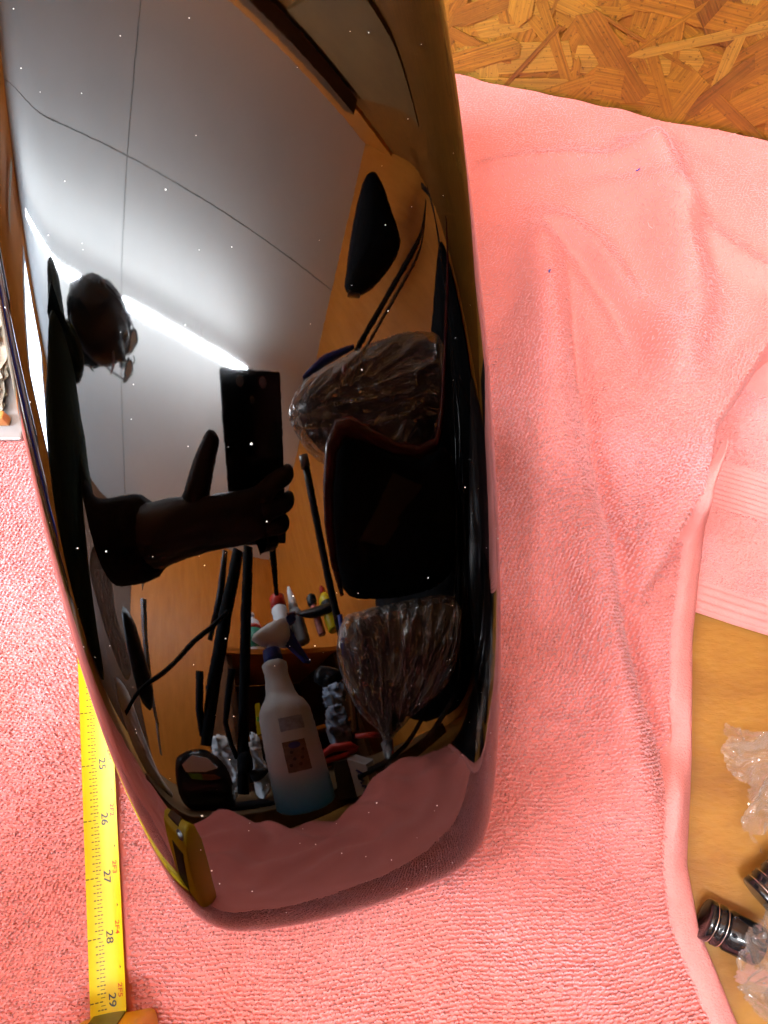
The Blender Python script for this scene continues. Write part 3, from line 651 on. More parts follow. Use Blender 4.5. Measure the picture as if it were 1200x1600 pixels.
# ------------------------------------------------------------------ things standing and hanging round the bench
K = {
    'tube':[[-1.287,-0.19,1.34],[0.111,-0.628,1.34]],
    'seam_a':[[-0.884,0.047,1.45],[-0.301,-0.093,1.45],[-0.047,-0.191,1.45],[0.231,-0.283,1.45],[0.493,-0.383,1.45]],
    'seam_b':[[-0.25,0.239,1.45],[-0.301,-0.093,1.45],[-0.379,-0.275,1.45],[-0.604,-1.069,1.45]],
    'window':[[-1.683,-0.402,1.17],[-1.742,-0.601,1.216],[-1.777,-0.719,0.951],[-1.681,-0.392,0.731],[-1.683,-0.402,0.441]],
    'speaker':[[0.554,0.028,1.042],[0.587,0.018,1.019],[0.622,-0.031,0.988],[0.653,-0.084,0.956],[0.627,-0.146,0.963],[0.572,-0.213,0.985],[0.523,-0.249,1.006],[0.476,-0.255,1.032],[0.479,-0.214,1.044],[0.498,-0.12,1.056],[0.524,-0.02,1.057]],
    'bag_up':[[0.151,-0.379,0.717],[0.163,-0.352,0.729],[0.199,-0.32,0.734],[0.257,-0.287,0.726],[0.329,-0.246,0.706],[0.397,-0.206,0.678],[0.461,-0.168,0.64],[0.547,-0.127,0.559],[0.572,-0.154,0.513],[0.539,-0.229,0.525],[0.501,-0.293,0.535],[0.442,-0.339,0.566],[0.382,-0.371,0.597],[0.295,-0.41,0.63],[0.232,-0.418,0.658],[0.187,-0.408,0.685]],
    'rim':[[0.474,0.116,0.392],[0.471,0.037,0.41],[0.446,-0.055,0.442],[0.421,-0.133,0.451],[0.401,-0.194,0.447],[0.386,-0.231,0.443],[0.355,-0.255,0.46],[0.309,-0.27,0.492],[0.263,-0.273,0.525],[0.23,-0.275,0.544],[0.208,-0.284,0.551],[0.19,-0.307,0.546],[0.178,-0.349,0.522],[0.172,-0.391,0.49],[0.175,-0.431,0.45],[0.184,-0.465,0.406]],
    'fair':[[0.206,-0.315,0.571],[0.241,-0.294,0.566],[0.284,-0.291,0.54],[0.333,-0.286,0.505],[0.38,-0.27,0.471],[0.428,-0.237,0.439],[0.472,-0.246,0.361],[0.45,-0.326,0.327],[0.392,-0.406,0.328],[0.33,-0.448,0.354],[0.267,-0.473,0.385],[0.209,-0.484,0.416],[0.186,-0.453,0.467],[0.183,-0.396,0.522]],
    'card':[[0.302,-0.295,0.474],[0.353,-0.287,0.432],[0.275,-0.381,0.423],[0.225,-0.392,0.451]],
    'bag_low':[[0.183,-0.49,0.373],[0.212,-0.476,0.371],[0.262,-0.455,0.356],[0.322,-0.426,0.329],[0.379,-0.397,0.29],[0.417,-0.389,0.216],[0.38,-0.45,0.169],[0.33,-0.504,0.126],[0.277,-0.542,0.112],[0.233,-0.57,0.085],[0.209,-0.583,0.067],[0.203,-0.581,0.114],[0.182,-0.58,0.168],[0.17,-0.57,0.222],[0.159,-0.547,0.293],[0.163,-0.519,0.342]],
    'tail':[[0.207,-0.573,0.075],[0.189,-0.551,0.035],[0.16,-0.533,0.008]],
    'cord_up':[[0.285,-0.292,0.684],[0.326,-0.229,0.69],[0.386,-0.146,0.682],[0.439,-0.059,0.665]],
    'cables':[[0.405,0.146,0.657],[0.43,0.138,0.634],[0.553,0.236,0.408],[0.573,0.205,0.368]],
    'pole':[[0.173,-0.401,0.644],[0.185,-0.452,0.599],[0.201,-0.529,0.518],[0.215,-0.601,0.415],[0.221,-0.651,0.313]],
    'stick':[[0.201,-0.544,0.414],[0.201,-0.611,0.291],[0.188,-0.66,0.135]],
    'poleA':[[-0.012,-0.516,0.567],[-0.057,-0.577,0.47],[-0.095,-0.632,0.34],[-0.125,-0.656,0.17]],
    'poleB':[[0.008,-0.474,0.536],[-0.013,-0.535,0.44],[-0.038,-0.621,0.266],[-0.066,-0.644,0.048]],
    'poleA2':[[-0.043,-0.532,0.582],[-0.062,-0.579,0.531],[-0.101,-0.641,0.445]],
    'poleC':[[0.074,-0.508,0.588],[0.074,-0.54,0.556],[0.073,-0.581,0.51]],
    'cable':[[-0.051,-0.557,0.463],[-0.09,-0.557,0.428],[-0.131,-0.555,0.391],[-0.173,-0.555,0.339],[-0.212,-0.546,0.296],[-0.289,-0.52,0.224],[-0.359,-0.469,0.125]],
    'clampA':[[-0.123,-0.603,0.349],[-0.131,-0.64,0.26],[-0.129,-0.66,0.196]],
    'clampB':[[-0.054,-0.568,0.336],[-0.068,-0.595,0.277],[-0.079,-0.615,0.22],[-0.073,-0.629,0.165],[-0.065,-0.635,0.132]],
    'gadget':[[-0.165,-0.548,0.118],[-0.157,-0.545,0.139],[-0.135,-0.546,0.153],[-0.11,-0.549,0.151],[-0.088,-0.555,0.125],[-0.078,-0.561,0.091],[-0.077,-0.564,0.058],[-0.084,-0.567,0.025],[-0.119,-0.564,0.026],[-0.154,-0.559,0.031],[-0.171,-0.553,0.056]],
    'gwin':[[-0.152,-0.535,0.118],[-0.134,-0.534,0.139],[-0.11,-0.538,0.132],[-0.097,-0.542,0.112],[-0.116,-0.542,0.105],[-0.147,-0.538,0.104]],
    'gscr':[[-0.144,-0.539,0.102],[-0.103,-0.544,0.099],[-0.093,-0.545,0.091],[-0.11,-0.545,0.087],[-0.139,-0.541,0.09]],
    'base':[[-0.099,-0.604,0.048],[-0.065,-0.604,0.052],[-0.027,-0.605,0.032],[-0.037,-0.607,0.011],[-0.082,-0.606,0.013]],
    'knob':[[-0.063,-0.624,0.14],[-0.041,-0.623,0.145],[-0.039,-0.629,0.105],[-0.054,-0.631,0.092],[-0.068,-0.629,0.102]],
    'lever':[[-0.045,-0.629,0.1],[-0.011,-0.628,0.1],[-0.024,-0.631,0.08],[-0.044,-0.632,0.073]],
    'sprayer':[[0.019,-0.521,0.035],[0.028,-0.483,0.216],[0.026,-0.443,0.3],[0.036,-0.406,0.35],[-0.016,-0.513,0.127],[0.073,-0.502,0.101]],
    'trig':[[0.013,-0.438,0.348],[0.04,-0.419,0.365],[0.074,-0.41,0.365],[0.069,-0.434,0.334],[0.037,-0.438,0.341],[0.083,-0.407,0.365],[0.09,-0.409,0.359],[0.073,-0.434,0.333],[0.097,-0.449,0.298]],
    'jugA':[[0.033,-0.932,0.597],[0.049,-0.856,0.704]],
    'jugB':[[0.137,-0.879,0.652],[0.142,-0.832,0.713],[0.148,-0.804,0.744]],
    'jugC':[[0.193,-0.885,0.711],[0.201,-0.847,0.755],[0.206,-0.812,0.793]],
    'vialD':[[0.258,-0.851,0.727],[0.262,-0.832,0.748],[0.264,-0.801,0.782]],
    'jugE':[[0.306,-0.839,0.718],[0.311,-0.817,0.741],[0.307,-0.805,0.757]],
    'blk':[[0.183,-0.847,0.697],[0.233,-0.83,0.697],[0.316,-0.804,0.688],[0.324,-0.818,0.666],[0.241,-0.848,0.671]],
    'shelf':[[-0.014,-0.919,0.564],[0.14,-0.881,0.592],[0.32,-0.871,0.509],[0.336,-0.91,0.412],[0.157,-0.94,0.477],[-0.019,-0.944,0.519]],
    'yel':[[-0.003,-0.843,0.321],[0.01,-0.841,0.323],[0.005,-0.869,0.221],[-0.01,-0.872,0.212]],
    'pinkcard':[[0.028,-0.797,0.352],[0.061,-0.787,0.364],[0.064,-0.817,0.279],[0.034,-0.828,0.254]],
    'whitecard':[[0.014,-0.794,0.305],[0.031,-0.782,0.333],[0.031,-0.808,0.251],[0.003,-0.812,0.246]],
    'crump1':[[-0.123,-0.722,0.195],[-0.09,-0.721,0.206],[-0.064,-0.731,0.163],[-0.075,-0.743,0.046],[-0.095,-0.743,0.031],[-0.115,-0.736,0.112]],
    'crump2':[[-0.037,-0.704,0.195],[-0.014,-0.703,0.191],[-0.012,-0.715,0.127],[-0.0,-0.717,0.098],[-0.002,-0.721,0.054],[-0.023,-0.723,0.03],[-0.046,-0.723,0.045]],
    'papers':[[0.131,-0.64,0.218],[0.168,-0.628,0.216],[0.175,-0.639,0.159],[0.164,-0.652,0.101],[0.124,-0.661,0.128]],
    'papers2':[[0.155,-0.686,0.289],[0.201,-0.67,0.287],[0.2,-0.688,0.233],[0.151,-0.704,0.235]],
    'redring':[[0.083,-0.582,0.103],[0.104,-0.575,0.112],[0.132,-0.568,0.104],[0.144,-0.565,0.091],[0.122,-0.573,0.086],[0.09,-0.582,0.088]],
    'redring2':[[0.16,-0.598,0.121],[0.191,-0.587,0.107],[0.206,-0.582,0.095],[0.194,-0.589,0.077],[0.174,-0.596,0.097]],
    'carton':[[0.117,-0.555,0.078],[0.144,-0.548,0.052],[0.142,-0.551,0.005],[0.117,-0.56,0.001],[0.093,-0.562,0.08],[0.088,-0.569,0.007]],
    'darkbox':[[0.208,-0.821,0.409],[0.269,-0.819,0.364],[0.242,-0.845,0.32],[0.182,-0.848,0.366]],
    'panelC':[[-0.731,-0.933,-0.322],[-0.362,-0.893,0.845],[-0.382,-0.89,0.84],[-0.699,-0.979,-0.276]],
    'strip':[[-0.287,-0.678,0.569],[-0.291,-0.721,0.508],[-0.288,-0.785,0.393],[-0.283,-0.835,0.255],[-0.299,-0.852,0.137]],
    'strip2':[[-0.316,-0.67,0.647],[-0.296,-0.691,0.631],[-0.303,-0.708,0.608],[-0.281,-0.671,0.66]],
    'plast':[[-0.396,-0.432,0.451],[-0.337,-0.459,0.471],[-0.326,-0.488,0.447],[-0.336,-0.518,0.398],[-0.31,-0.557,0.359],[-0.314,-0.581,0.307],[-0.37,-0.567,0.259],[-0.436,-0.506,0.286],[-0.467,-0.457,0.321],[-0.479,-0.424,0.354]],
    'whitecloth':[[-0.417,-0.487,0.187],[-0.341,-0.536,0.223],[-0.299,-0.579,0.144],[-0.258,-0.606,0.067],[-0.216,-0.623,0.037],[-0.248,-0.611,0.016],[-0.353,-0.551,0.018],[-0.415,-0.501,0.076]],
    'darkL':[[-0.332,-0.58,0.446],[-0.286,-0.589,0.465],[-0.26,-0.638,0.403],[-0.244,-0.683,0.32],[-0.269,-0.697,0.262],[-0.324,-0.665,0.29]],
    'head':[[-0.375,-0.365,0.956],[-0.371,-0.295,0.989],[-0.356,-0.435,0.926],[-0.446,-0.346,0.938],[-0.296,-0.382,0.971],[-0.322,-0.402,0.954],[-0.332,-0.379,0.963]],
    'torso':[[-0.449,-0.327,0.747],[-0.458,-0.367,0.661],[-0.526,-0.377,0.527],[-0.614,-0.338,0.32],[-0.612,-0.31,0.163],[-0.548,-0.309,0.114]],
    'spike':[[-0.556,-0.258,1.003],[-0.539,-0.286,0.941],[-0.518,-0.307,0.843],[-0.473,-0.322,0.734]],
    'arm':[[-0.476,-0.393,0.533],[-0.372,-0.44,0.515],[-0.249,-0.441,0.523],[-0.157,-0.406,0.499],[-0.076,-0.35,0.465],[-0.033,-0.298,0.428],[0.001,-0.267,0.398]],
    'thumb':[[-0.091,-0.302,0.464],[-0.073,-0.257,0.449],[-0.054,-0.226,0.433],[-0.042,-0.204,0.424]],
    'fing':[[0.036,-0.226,0.395],[0.04,-0.228,0.393],[0.046,-0.226,0.393],[0.033,-0.247,0.381],[0.041,-0.245,0.38],[0.012,-0.27,0.367],[0.031,-0.258,0.372]],
}
def V3(k): return [Vector(p) for p in K[k]]
def cen(k): q = V3(k); return sum(q, Vector())/len(q)
FC = Vector((-0.03, -0.06, 0.16))
def away(p, d): return p+(p-FC).normalized()*d
def flatset(name, k, depth, m, parent=None, toward=None):
    """a sheet or slab on its outline, with real thickness running away from the bench"""
    P = V3(k); c = cen(k); nor = Vector()
    for i in range(len(P)): nor += (P[i]-c).cross(P[(i+1) % len(P)]-c)
    nor.normalize()
    if nor.dot(c-FC) < 0: nor = -nor
    P = [p-nor*(p-c).dot(nor) for p in P]
    b = MB(); b.prism(P, nor*depth); return b.obj(name, m, parent)

# loudspeaker high on the side wall
sp = empty('loudspeaker', cen('speaker'), 'tapered black loudspeaker hung high on the plywood side wall', 'loudspeaker')
obj('cabinet', pillow([away(p, .01) for p in V3('speaker')], .045, 8, toward=FC), M['black_matte'], sp)
q = V3('speaker'); MB().tube([q[7]+Vector((.03, .01, .0)), q[7]+Vector((.0, .0, -.02)), q[6]], .006, 6).obj('bracket', M['greymetal'], sp)
MB().tube([away(cen('speaker'), .03), away(cen('speaker'), .25)], .015, 8).obj('wall_mount', M['black'], sp)

# part wrapped in clear film
bu = empty('wrapped_part', cen('bag_up'), 'bulging clear plastic bundle round a dark part, hung on the side wall below the loudspeaker', 'plastic bundle')
c = cen('bag_up'); inner = [c+(p-c)*.93+Vector((.012, .004, -.003)) for p in V3('bag_up')]
obj('dark_part', pillow([away(p, .05) for p in inner], .035, 7, toward=FC), M['black'], bu)
obj('plastic_film', bag(V3('bag_up'), .05, .020, 3, FC, step=.0030, freq=34, pull=Vector(K['bag_up'][0])+Vector((-.01, -.01, 0))), M['film'], bu)
for i, off in enumerate(((0, 0, 0), (.012, .0, .006), (.03, -.01, .012))):
    MB().tube([p+Vector(off) for p in V3('cord_up')]+[Vector(K['cord_up'][-1])+Vector((.2, .12, .10))], .0035 if i else .005, 6).obj('hanging_cord', M['darkwood'] if i else M['black'], bu)
MB().tube([Vector(K['bag_up'][2])+Vector((0, 0, .008)), Vector(K['bag_up'][3])+Vector((.0, .002, .014)), Vector(K['bag_up'][4])+Vector((0, .004, .008))], [.004, .009, .004], 8).obj('blue_tie', M['blue'], bu)
MB().box(Vector(K['cord_up'][0])+Vector((.012, .02, .008)), (.02, .014, .012), None, .003).obj('red_clip', M['red'], bu)

# dark red fairing with black inside
fa = empty('motorcycle_fairing', cen('fair'), 'dark red motorcycle fairing with black hollow inside, hanging in front of the plastic bundle', 'fairing')
obj('shell', pillow([away(p, .01) for p in V3('fair')], .03, 8, toward=FC), M['black_matte'], fa)
rp = V3('rim'); MB().tube(rp, [.006, .012, .012, .012, .011, .009, .009, .010, .012, .014, .015, .014, .012, .010, .008, .004], 8).obj('painted_rim', M['maroon'], fa, True)
cb = flatset('cardboard', 'card', .004, M['cardb']); tag(cb, 'flat strip of brown cardboard leaning against the dark fairing', 'cardboard')
# black cover hung on the side wall behind
cover = [room(.60, .20, .62), room(.63, .02, .70), room(.62, -.2, .62), room(.60, -.40, .66), room(.58, -.55, .50), room(.56, -.62, .25), room(.56, -.55, .06), room(.58, -.2, .05), room(.60, .1, .06), room(.60, .22, .2), room(.62, .26, .50)]
tag(obj('dust_cover', pillow(cover, .05, 12, .02, 9, sub=4, toward=FC, freq=12), M['black_matte']), 'big crumpled black cover hanging on the side wall behind the bundles', 'cover')
# tool bag on the bench to the right
tbag = empty('tool_bag', room(.44, .02, .0), 'black fabric tool bag standing on the bench against the side wall', 'bag')
ol = [room(.40, -.16, -.004), room(.40, .15, -.004), room(.405, .16, .12), room(.41, .12, .20), room(.415, -.02, .23), room(.41, -.13, .21), room(.405, -.17, .12)]
obj('body', pillow(ol, .06, 9, .012, 5, toward=FC, freq=16), M['black'], tbag)
MB().tube([room(.40, -.09, .20), room(.37, -.07, .29), room(.37, .05, .30), room(.40, .08, .20)], .007, 8).obj('handle', M['black_gloss'], tbag, True)
ch = empty('hose_coil', (.30, -.19, -.006), 'coiled glossy black hose lying on the plywood beside the sockets', 'hose')
for k in range(4):
    rr_ = .066-.004*(k % 2); MB().tube([(.30+rr_*math.cos(a), -.19+1.25*rr_*math.sin(a), .008+.021*k+.004*math.sin(a+k)) for a in [i*math.pi/14 for i in range(29)]], .0125, 8, False).obj('turn', M['black_gloss'], ch, True)
mt = MB(); mt.prism([(.12, -.52, -.0078), (.50, -.52, -.0078), (.52, .13, -.0078), (.27, .13, -.0078), (.225, -.10, -.0078), (.206, -.256, -.0078), (.12, -.262, -.0078)], (0, 0, .0012)); tag(mt.obj('rubber_mat', M['black_matte']), 'flat black rubber mat on the plywood under the hose coil', 'mat')
# bundles of black cable
for i, (pts, lab) in enumerate((
    ([room(.50, .22, .72), room(.42, .20, .55), room(.36, .12, .42), room(.36, .0, .30), room(.38, -.12, .22), room(.42, -.2, .16)], 'black cable loop drooping from the back wall past the tool bag'),
    ([room(.52, .24, .66), room(.48, .17, .50), room(.45, .04, .40), room(.46, -.1, .34), room(.50, -.25, .30)], 'thin black cable swagged along the black cover'),
    ([room(.50, -.12, .36), room(.46, -.28, .24), room(.42, -.38, .13), room(.36, -.45, .05), room(.28, -.50, .034)], 'thick black cable sweeping down to the board beside the clear bag'),
    ([room(.52, -.10, .30), room(.48, -.25, .19), room(.43, -.34, .10), room(.36, -.41, .03)], 'second black cable lying under the thick one near the clear bag'))):
    cbl = MB()
    for j in range(3 if i != 1 else 2):
        o_ = Vector((random.uniform(-.012, .012), random.uniform(-.012, .012), random.uniform(-.008, .012)))
        P = [Vector(p)+o_*(.5+.5*math.sin(n*1.7+j)) for n, p in enumerate(pts)]
        R = []
        for a in range(len(P)-1):
            for t in (0, .25, .5, .75):
                p0, p1, p2, p3 = P[max(a-1, 0)], P[a], P[a+1], P[min(a+2, len(P)-1)]
                R.append(.5*(2*p1+(p2-p0)*t+(2*p0-5*p1+4*p2-p3)*t*t+(3*p1-p0-3*p2+p3)*t**3))
        R.append(P[-1]); cbl.tube(R, .0045, 7)
    tag(cbl.obj('cable', M['black_gloss'], None, True), lab, 'cable', 'black cables beside the fender')
# lower clear bag with twisted tail
bl_ = empty('plastic_bag', cen('bag_low'), 'crumpled clear plastic bag with a twisted tail sitting beside the wooden stick', 'plastic bag')
c = cen('bag_low'); obj('dark_part', pillow([away(c+(p-c)*.9, .045) for p in V3('bag_low')], .03, 6, toward=FC), M['black'], bl_)
obj('plastic_film', bag(V3('bag_low'), .05, .022, 11, FC, step=.0030, freq=30, pull=Vector(K['tail'][0])+Vector((.0, .0, -.02))), M['film'], bl_)
MB().tube(V3('tail'), [.012, .006, .003], 7).obj('twisted_tail', M['film'], bl_, True)
# pole and stick
po = empty('pole', V3('pole')[-1], 'slim black pole leaning from the board up to the plastic bundle', 'pole')
MB().tube(V3('pole'), .0095, 10).obj('tube', M['black'], po, True); MB().tube([V3('pole')[0]+Vector((-.002, .005, .006)), V3('pole')[0]+Vector((0, -.006, -.008))], .012, 10).obj('cap', M['greymetal'], po, True)
st = empty('wooden_stick', V3('stick')[-1], 'narrow reddish wooden stick with a blue taped top beside the clear bag', 'stick')
q = V3('stick'); MB().tube(q[1:], .0085, 8).obj('shaft', M['stickwood'], st); MB().tube([q[0], q[0]*.3+q[1]*.7, q[1]], [.006, .010, .010], 8).obj('tape_wrap', M['blue'], st, True)
# two-legged black stand with clamps and cable
bs = empty('lamp_stand', V3('base')[1], 'black two-pole clamp stand on a flat base in front of the plywood panel', 'stand')
MB().tube(V3('poleA'), [.013, .015, .015, .011], 10).obj('pole', M['black_matte'], bs, True); MB().tube(V3('poleB'), [.011, .012, .011, .011], 10).obj('pole', M['black_matte'], bs, True)
MB().tube(V3('poleA2'), [.007, .009, .006], 8).obj('strut', M['black'], bs, True); MB().tube(V3('poleC'), [.010, .008, .005], 8).obj('strut', M['black_matte'], bs, True)
MB().tube(V3('clampA'), .008, 8).obj('clamp_arm', M['black_matte'], bs, True); MB().tube(V3('clampB'), [.008, .007, .006, .005, .006], 8).obj('clamp_arm', M['black_matte'], bs, True)
obj('collar', pillow(V3('knob'), .016, 6, toward=FC), M['black_matte'], bs); obj('lever', pillow(V3('lever'), .008, 5, toward=FC), M['black'], bs)
q = V3('base'); b = MB(); b.box(q[1]+Vector((-.005, 0, -.032)), (.10, .07, .026), RM, .006); b.obj('base', M['black_matte'], bs)
def smooth_tube(k, r, n=8):
    P = V3(k); R = []
    for a in range(len(P)-1):
        for t in (0, .25, .5, .75):
            p0, p1, p2, p3 = P[max(a-1, 0)], P[a], P[a+1], P[min(a+2, len(P)-1)]
            R.append(.5*(2*p1+(p2-p0)*t+(2*p0-5*p1+4*p2-p3)*t*t+(3*p1-p0-3*p2+p3)*t**3))
    R.append(P[-1]); b = MB(); b.tube(R, r, n); return b
tag(smooth_tube('cable', .0052).obj('cable', M['black_matte'], None, True), 'black cable drooping from the clamp stand towards the window side', 'cable', 'black cables beside the fender')
# black gadget with an oval window
gd = empty('battery_charger', cen('gadget')+Vector((0, 0, -.07)), 'chunky black bench gadget with a pale oval window and green label', 'gadget')
obj('body', pillow([away(p, .012) for p in V3('gadget')], .022, 7, toward=FC), M['black_gloss'], gd)
flatset('window', 'gwin', .006, M['paper'], gd); g1 = V3('gscr')
b = MB(); b.prism([g1[0], g1[0]*.5+g1[1]*.5, g1[3]*.6+g1[4]*.4, g1[4]], (g1[0]-FC).normalized()*.005); b.obj('label', M['lime'], gd)
b = MB(); b.prism([g1[0]*.48+g1[1]*.52, g1[1], g1[2], g1[3], g1[3]*.6+g1[4]*.4], (g1[0]-FC).normalized()*.005); b.obj('label', M['stickwood'], gd)
# spray bottle
SBP = Vector((.022, -.497, .0265))
sb = empty('spray_bottle', SBP, 'translucent spray bottle with blue trigger and a little blue liquid', 'spray bottle')
def bottle_mat():
    m = mat('frosted_plastic', (0.9, 0.94, 0.96), 0.35); nt = m.node_tree; b = nt.nodes['Principled BSDF']
    g = nd(nt, 'ShaderNodeNewGeometry'); sx = nd(nt, 'ShaderNodeSeparateXYZ'); nt.links.new(g.outputs['Position'], sx.inputs[0])
    nz = nd(nt, 'ShaderNodeTexNoise', i={'Scale': 14.0}); nt.links.new(g.outputs['Position'], nz.inputs['Vector'])
    ad = nd(nt, 'ShaderNodeMath', operation='MULTIPLY_ADD', i={1: .012}); nt.links.new(nz.outputs[0], ad.inputs[0]); nt.links.new(sx.outputs[2], ad.inputs[2])
    rp = nd(nt, 'ShaderNodeValToRGB'); mr = nd(nt, 'ShaderNodeMapRange', i={1: .03, 2: .11}); nt.links.new(ad.outputs[0], mr.inputs[0]); nt.links.new(mr.outputs[0], rp.inputs[0])
    e = rp.color_ramp.elements; e[0].position = .12; e[0].color = (0.02, 0.42, 0.78, 1); e[1].position = .95; e[1].color = (0.84, 0.89, 0.93, 1)
    q = e.new(.5); q.color = (0.22, 0.66, 0.88, 1)
    nt.links.new(rp.outputs[0], b.inputs['Base Color']); b.inputs['Subsurface Weight'].default_value = .7; b.inputs['Subsurface Radius'].default_value = (.04, .04, .04); return m
M['frost'] = bottle_mat()
SH = 1.15
M['whitehd'] = mat('translucent_white', (0.9, 0.9, 0.88), 0.4)
M['whitehd'].node_tree.nodes['Principled BSDF'].inputs['Subsurface Weight'].default_value = .6; M['whitehd'].node_tree.nodes['Principled BSDF'].inputs['Subsurface Radius'].default_value = (.02, .02, .02)
pr = [(.0, 0), (.038, 0), (.043, .004), (.043, .11), (.0425, .150), (.041, .158), (.036, .170), (.029, .178), (.025, .190), (.0215, .215), (.021, .228), (.0225, .232), (.0225, .242), (.018, .246), (.012, .247)]
MB().lathe([(r, z*SH) for r, z in pr], SBP, n=32).obj('bottle', M['frost'], sb, True)
MB().lathe([(.0165, 0), (.0175, .003), (.0165, .024), (.014, .026)], SBP+Vector((0, 0, .2475*SH)), n=20).obj('collar', M['blue'], sb, True)
top = SBP+Vector((0, 0, .2475*SH+.026)); RXu = Vector((.97, -.25, 0)); RXv = Vector((.25, .97, 0))
hd = [(-.036, .020), (-.012, .046), (.044, .072), (.046, .026), (.026, .006), (-.002, .004)]
obj('spray_head', pillow([top+RXu*x+Vector((0, 0, z)) for x, z in hd], .017, 7, sub=2, toward=FC), M['whitehd'], sb)
MB().lathe([(.008, 0), (.008, .012)], top+Vector((0, 0, -.004)), n=12).obj('neck', M['white'], sb)
b = MB(); b.prism([top+RXu*x+Vector((0, 0, z))-RXv*.007 for x, z in ((.043, .068), (.062, .078), (.064, .062), (.047, .052))], RXv*.014); b.obj('nozzle', M['blue'], sb)
b = MB(); b.prism([top+RXu*x+Vector((0, 0, z))-RXv*.006 for x, z in ((.030, .014), (.046, .050), (.054, .018), (.066, -.018), (.072, -.034), (.062, -.030), (.046, -.006))], RXv*.012); b.obj('trigger', M['blue'], sb)
# label on the side towards the fender
fdir = (FC-SBP); fdir.z = 0; fdir.normalize(); sdir = Vector((-fdir.y, fdir.x, 0))
def on_b(a, z, r=.0436): return SBP+fdir*math.cos(a)*r+sdir*math.sin(a)*r+Vector((0, 0, z))
def patch(name, a0, a1, z0, z1, m, r, parent):
    V = [on_b(a0+(a1-a0)*i/8, z, r) for z in (z0, z1) for i in range(9)]; b = MB(); b.add(V, [(i, i+1, 10+i, 9+i) for i in range(8)]); return b.obj(name, m, parent, True)
patch('label', -.42, .34, .062, .116, mat('faded_label', (0.24, 0.15, 0.11), .6, var=.4, vscale=120), .0437, sb)
def ellp(name, a, z, ra, rz, m, r, parent):
    V = [on_b(a, z, r)]+[on_b(a+ra*math.cos(q*math.pi/8), z+rz*math.sin(q*math.pi/8), r) for q in range(16)]; b = MB(); b.add(V, [(0, 1+q, 1+(q+1) % 16) for q in range(16)]); return b.obj(name, m, parent)
ellp('print', -.04, .108, .20, .006, M['blue'], .0441, sb); 
for k, (a, z) in enumerate(((-.28, .098), (.1, .096), (-.2, .084), (.05, .084), (-.1, .074), (.2, .074))): ellp('print', a, z, .06, .003, M['print'] if k % 2 else M['darkwood'], .0441, sb)
patch('faded_print', -.55, .30, .135, .160, mat('faded_blue_print', (0.42, 0.46, 0.62), .5, var=.3, vscale=90), .0434, sb)

# shelf box at the back with bottles on it
sh = empty('wooden_shelf', room(.30, -1.0, 0), 'reddish plywood shelf box carrying a row of bottles in front of the panelled wall', 'shelf')
SZ = .535
slab('top', .17, .62, -1.16, -.835, SZ-.02, SZ, M['ply'], sh); slab('back', .17, .62, -1.18, -1.1605, .03, SZ-.021, M['darkwood'], sh)
for u_ in (.18, .59): slab('side', u_, u_+.018, -1.16, -.85, .027, SZ-.0205, M['darkwood'], sh)
slab('middle_shelf', .1985, .5895, -1.155, -.86, .20, .215, M['ply'], sh)
def jug(name, label, cat, k, prof, m, capm, capprof, extra=None, group=None):
    q = V3(k)[0]; x, y = q.x, q.y; e = empty(name, (x, y, SZ), label, cat, group)
    MB().lathe(prof, (x, y, SZ), n=18).obj('body', m, e, True); MB().lathe(capprof, (x, y, SZ+prof[-1][1]), n=14).obj('cap', capm, e, True); return e, Vector((x, y, SZ))
e, p = jug('white_bottle', 'white bottle with green and red label, nearest the clamp stand on the shelf', 'bottle', 'jugA', [(.030, 0), (.034, .004), (.034, .11), (.028, .128), (.016, .140)], M['white'], M['white'], [(.017, 0), (.017, .022), (.012, .026)], group='bottles on the shelf')
b = MB(); b.lathe([(.0345, .02), (.0345, .095)], p, n=18); lb = b.obj('label', M['green'], e, True); b = MB(); b.lathe([(.0347, .094), (.0347, .107)], p, n=18); b.obj('label_band', M['red'], e, True)
jug('white_bottle', 'tall white bottle with wide red cap on the shelf', 'bottle', 'jugB', [(.026, 0), (.029, .003), (.029, .13), (.027, .139)], M['white'], M['red'], [(.029, 0), (.029, .040), (.024, .046)], group='bottles on the shelf')
jug('nozzle_bottle', 'pale bottle with long white pointed nozzle beside the red-capped bottle', 'bottle', 'jugC', [(.025, 0), (.027, .003), (.027, .11), (.020, .13)], M['grey'], M['white'], [(.019, 0), (.016, .03), (.010, .07), (.006, .090)], group='bottles on the shelf')
jug('small_vial', 'slim reddish vial with round black cap on the shelf', 'vial', 'vialD', [(.013, 0), (.014, .002), (.014, .10), (.010, .115)], mat('vial_label', (.45, .12, .09), .5, var=.6, vscale=60), M['black'], [(.014, 0), (.018, .008), (.018, .032), (.010, .040)], group='bottles on the shelf')
e, p = jug('yellow_bottle', 'short yellow bottle with dark oval label and red tip at the shelf end', 'bottle', 'jugE', [(.022, 0), (.026, .003), (.026, .12), (.012, .142)], M['yellow'], M['red'], [(.010, 0), (.010, .02), (.004, .032)], group='bottles on the shelf')
b = MB(); b.lathe([(.0264, .075), (.0264, .105)], p, n=18); b.obj('label', M['print'], e, True)
pb_ = V3('blk'); dp = empty('drill', cen('blk'), 'black hand drill lying on the shelf front under the small bottles', 'drill')
dd_ = Vector((0, 0, SZ-min(p.z for p in pb_)+.0)); obj('body', pillow([p+Vector((0, 0, -.07)) for p in pb_], .03, 6, toward=FC), M['black'], dp); MB().tube([pb_[0]+Vector((0, 0, -.07)), pb_[0]+Vector((-.03, .0, -.072))], .008, 8).obj('chuck', M['maroon'], dp)
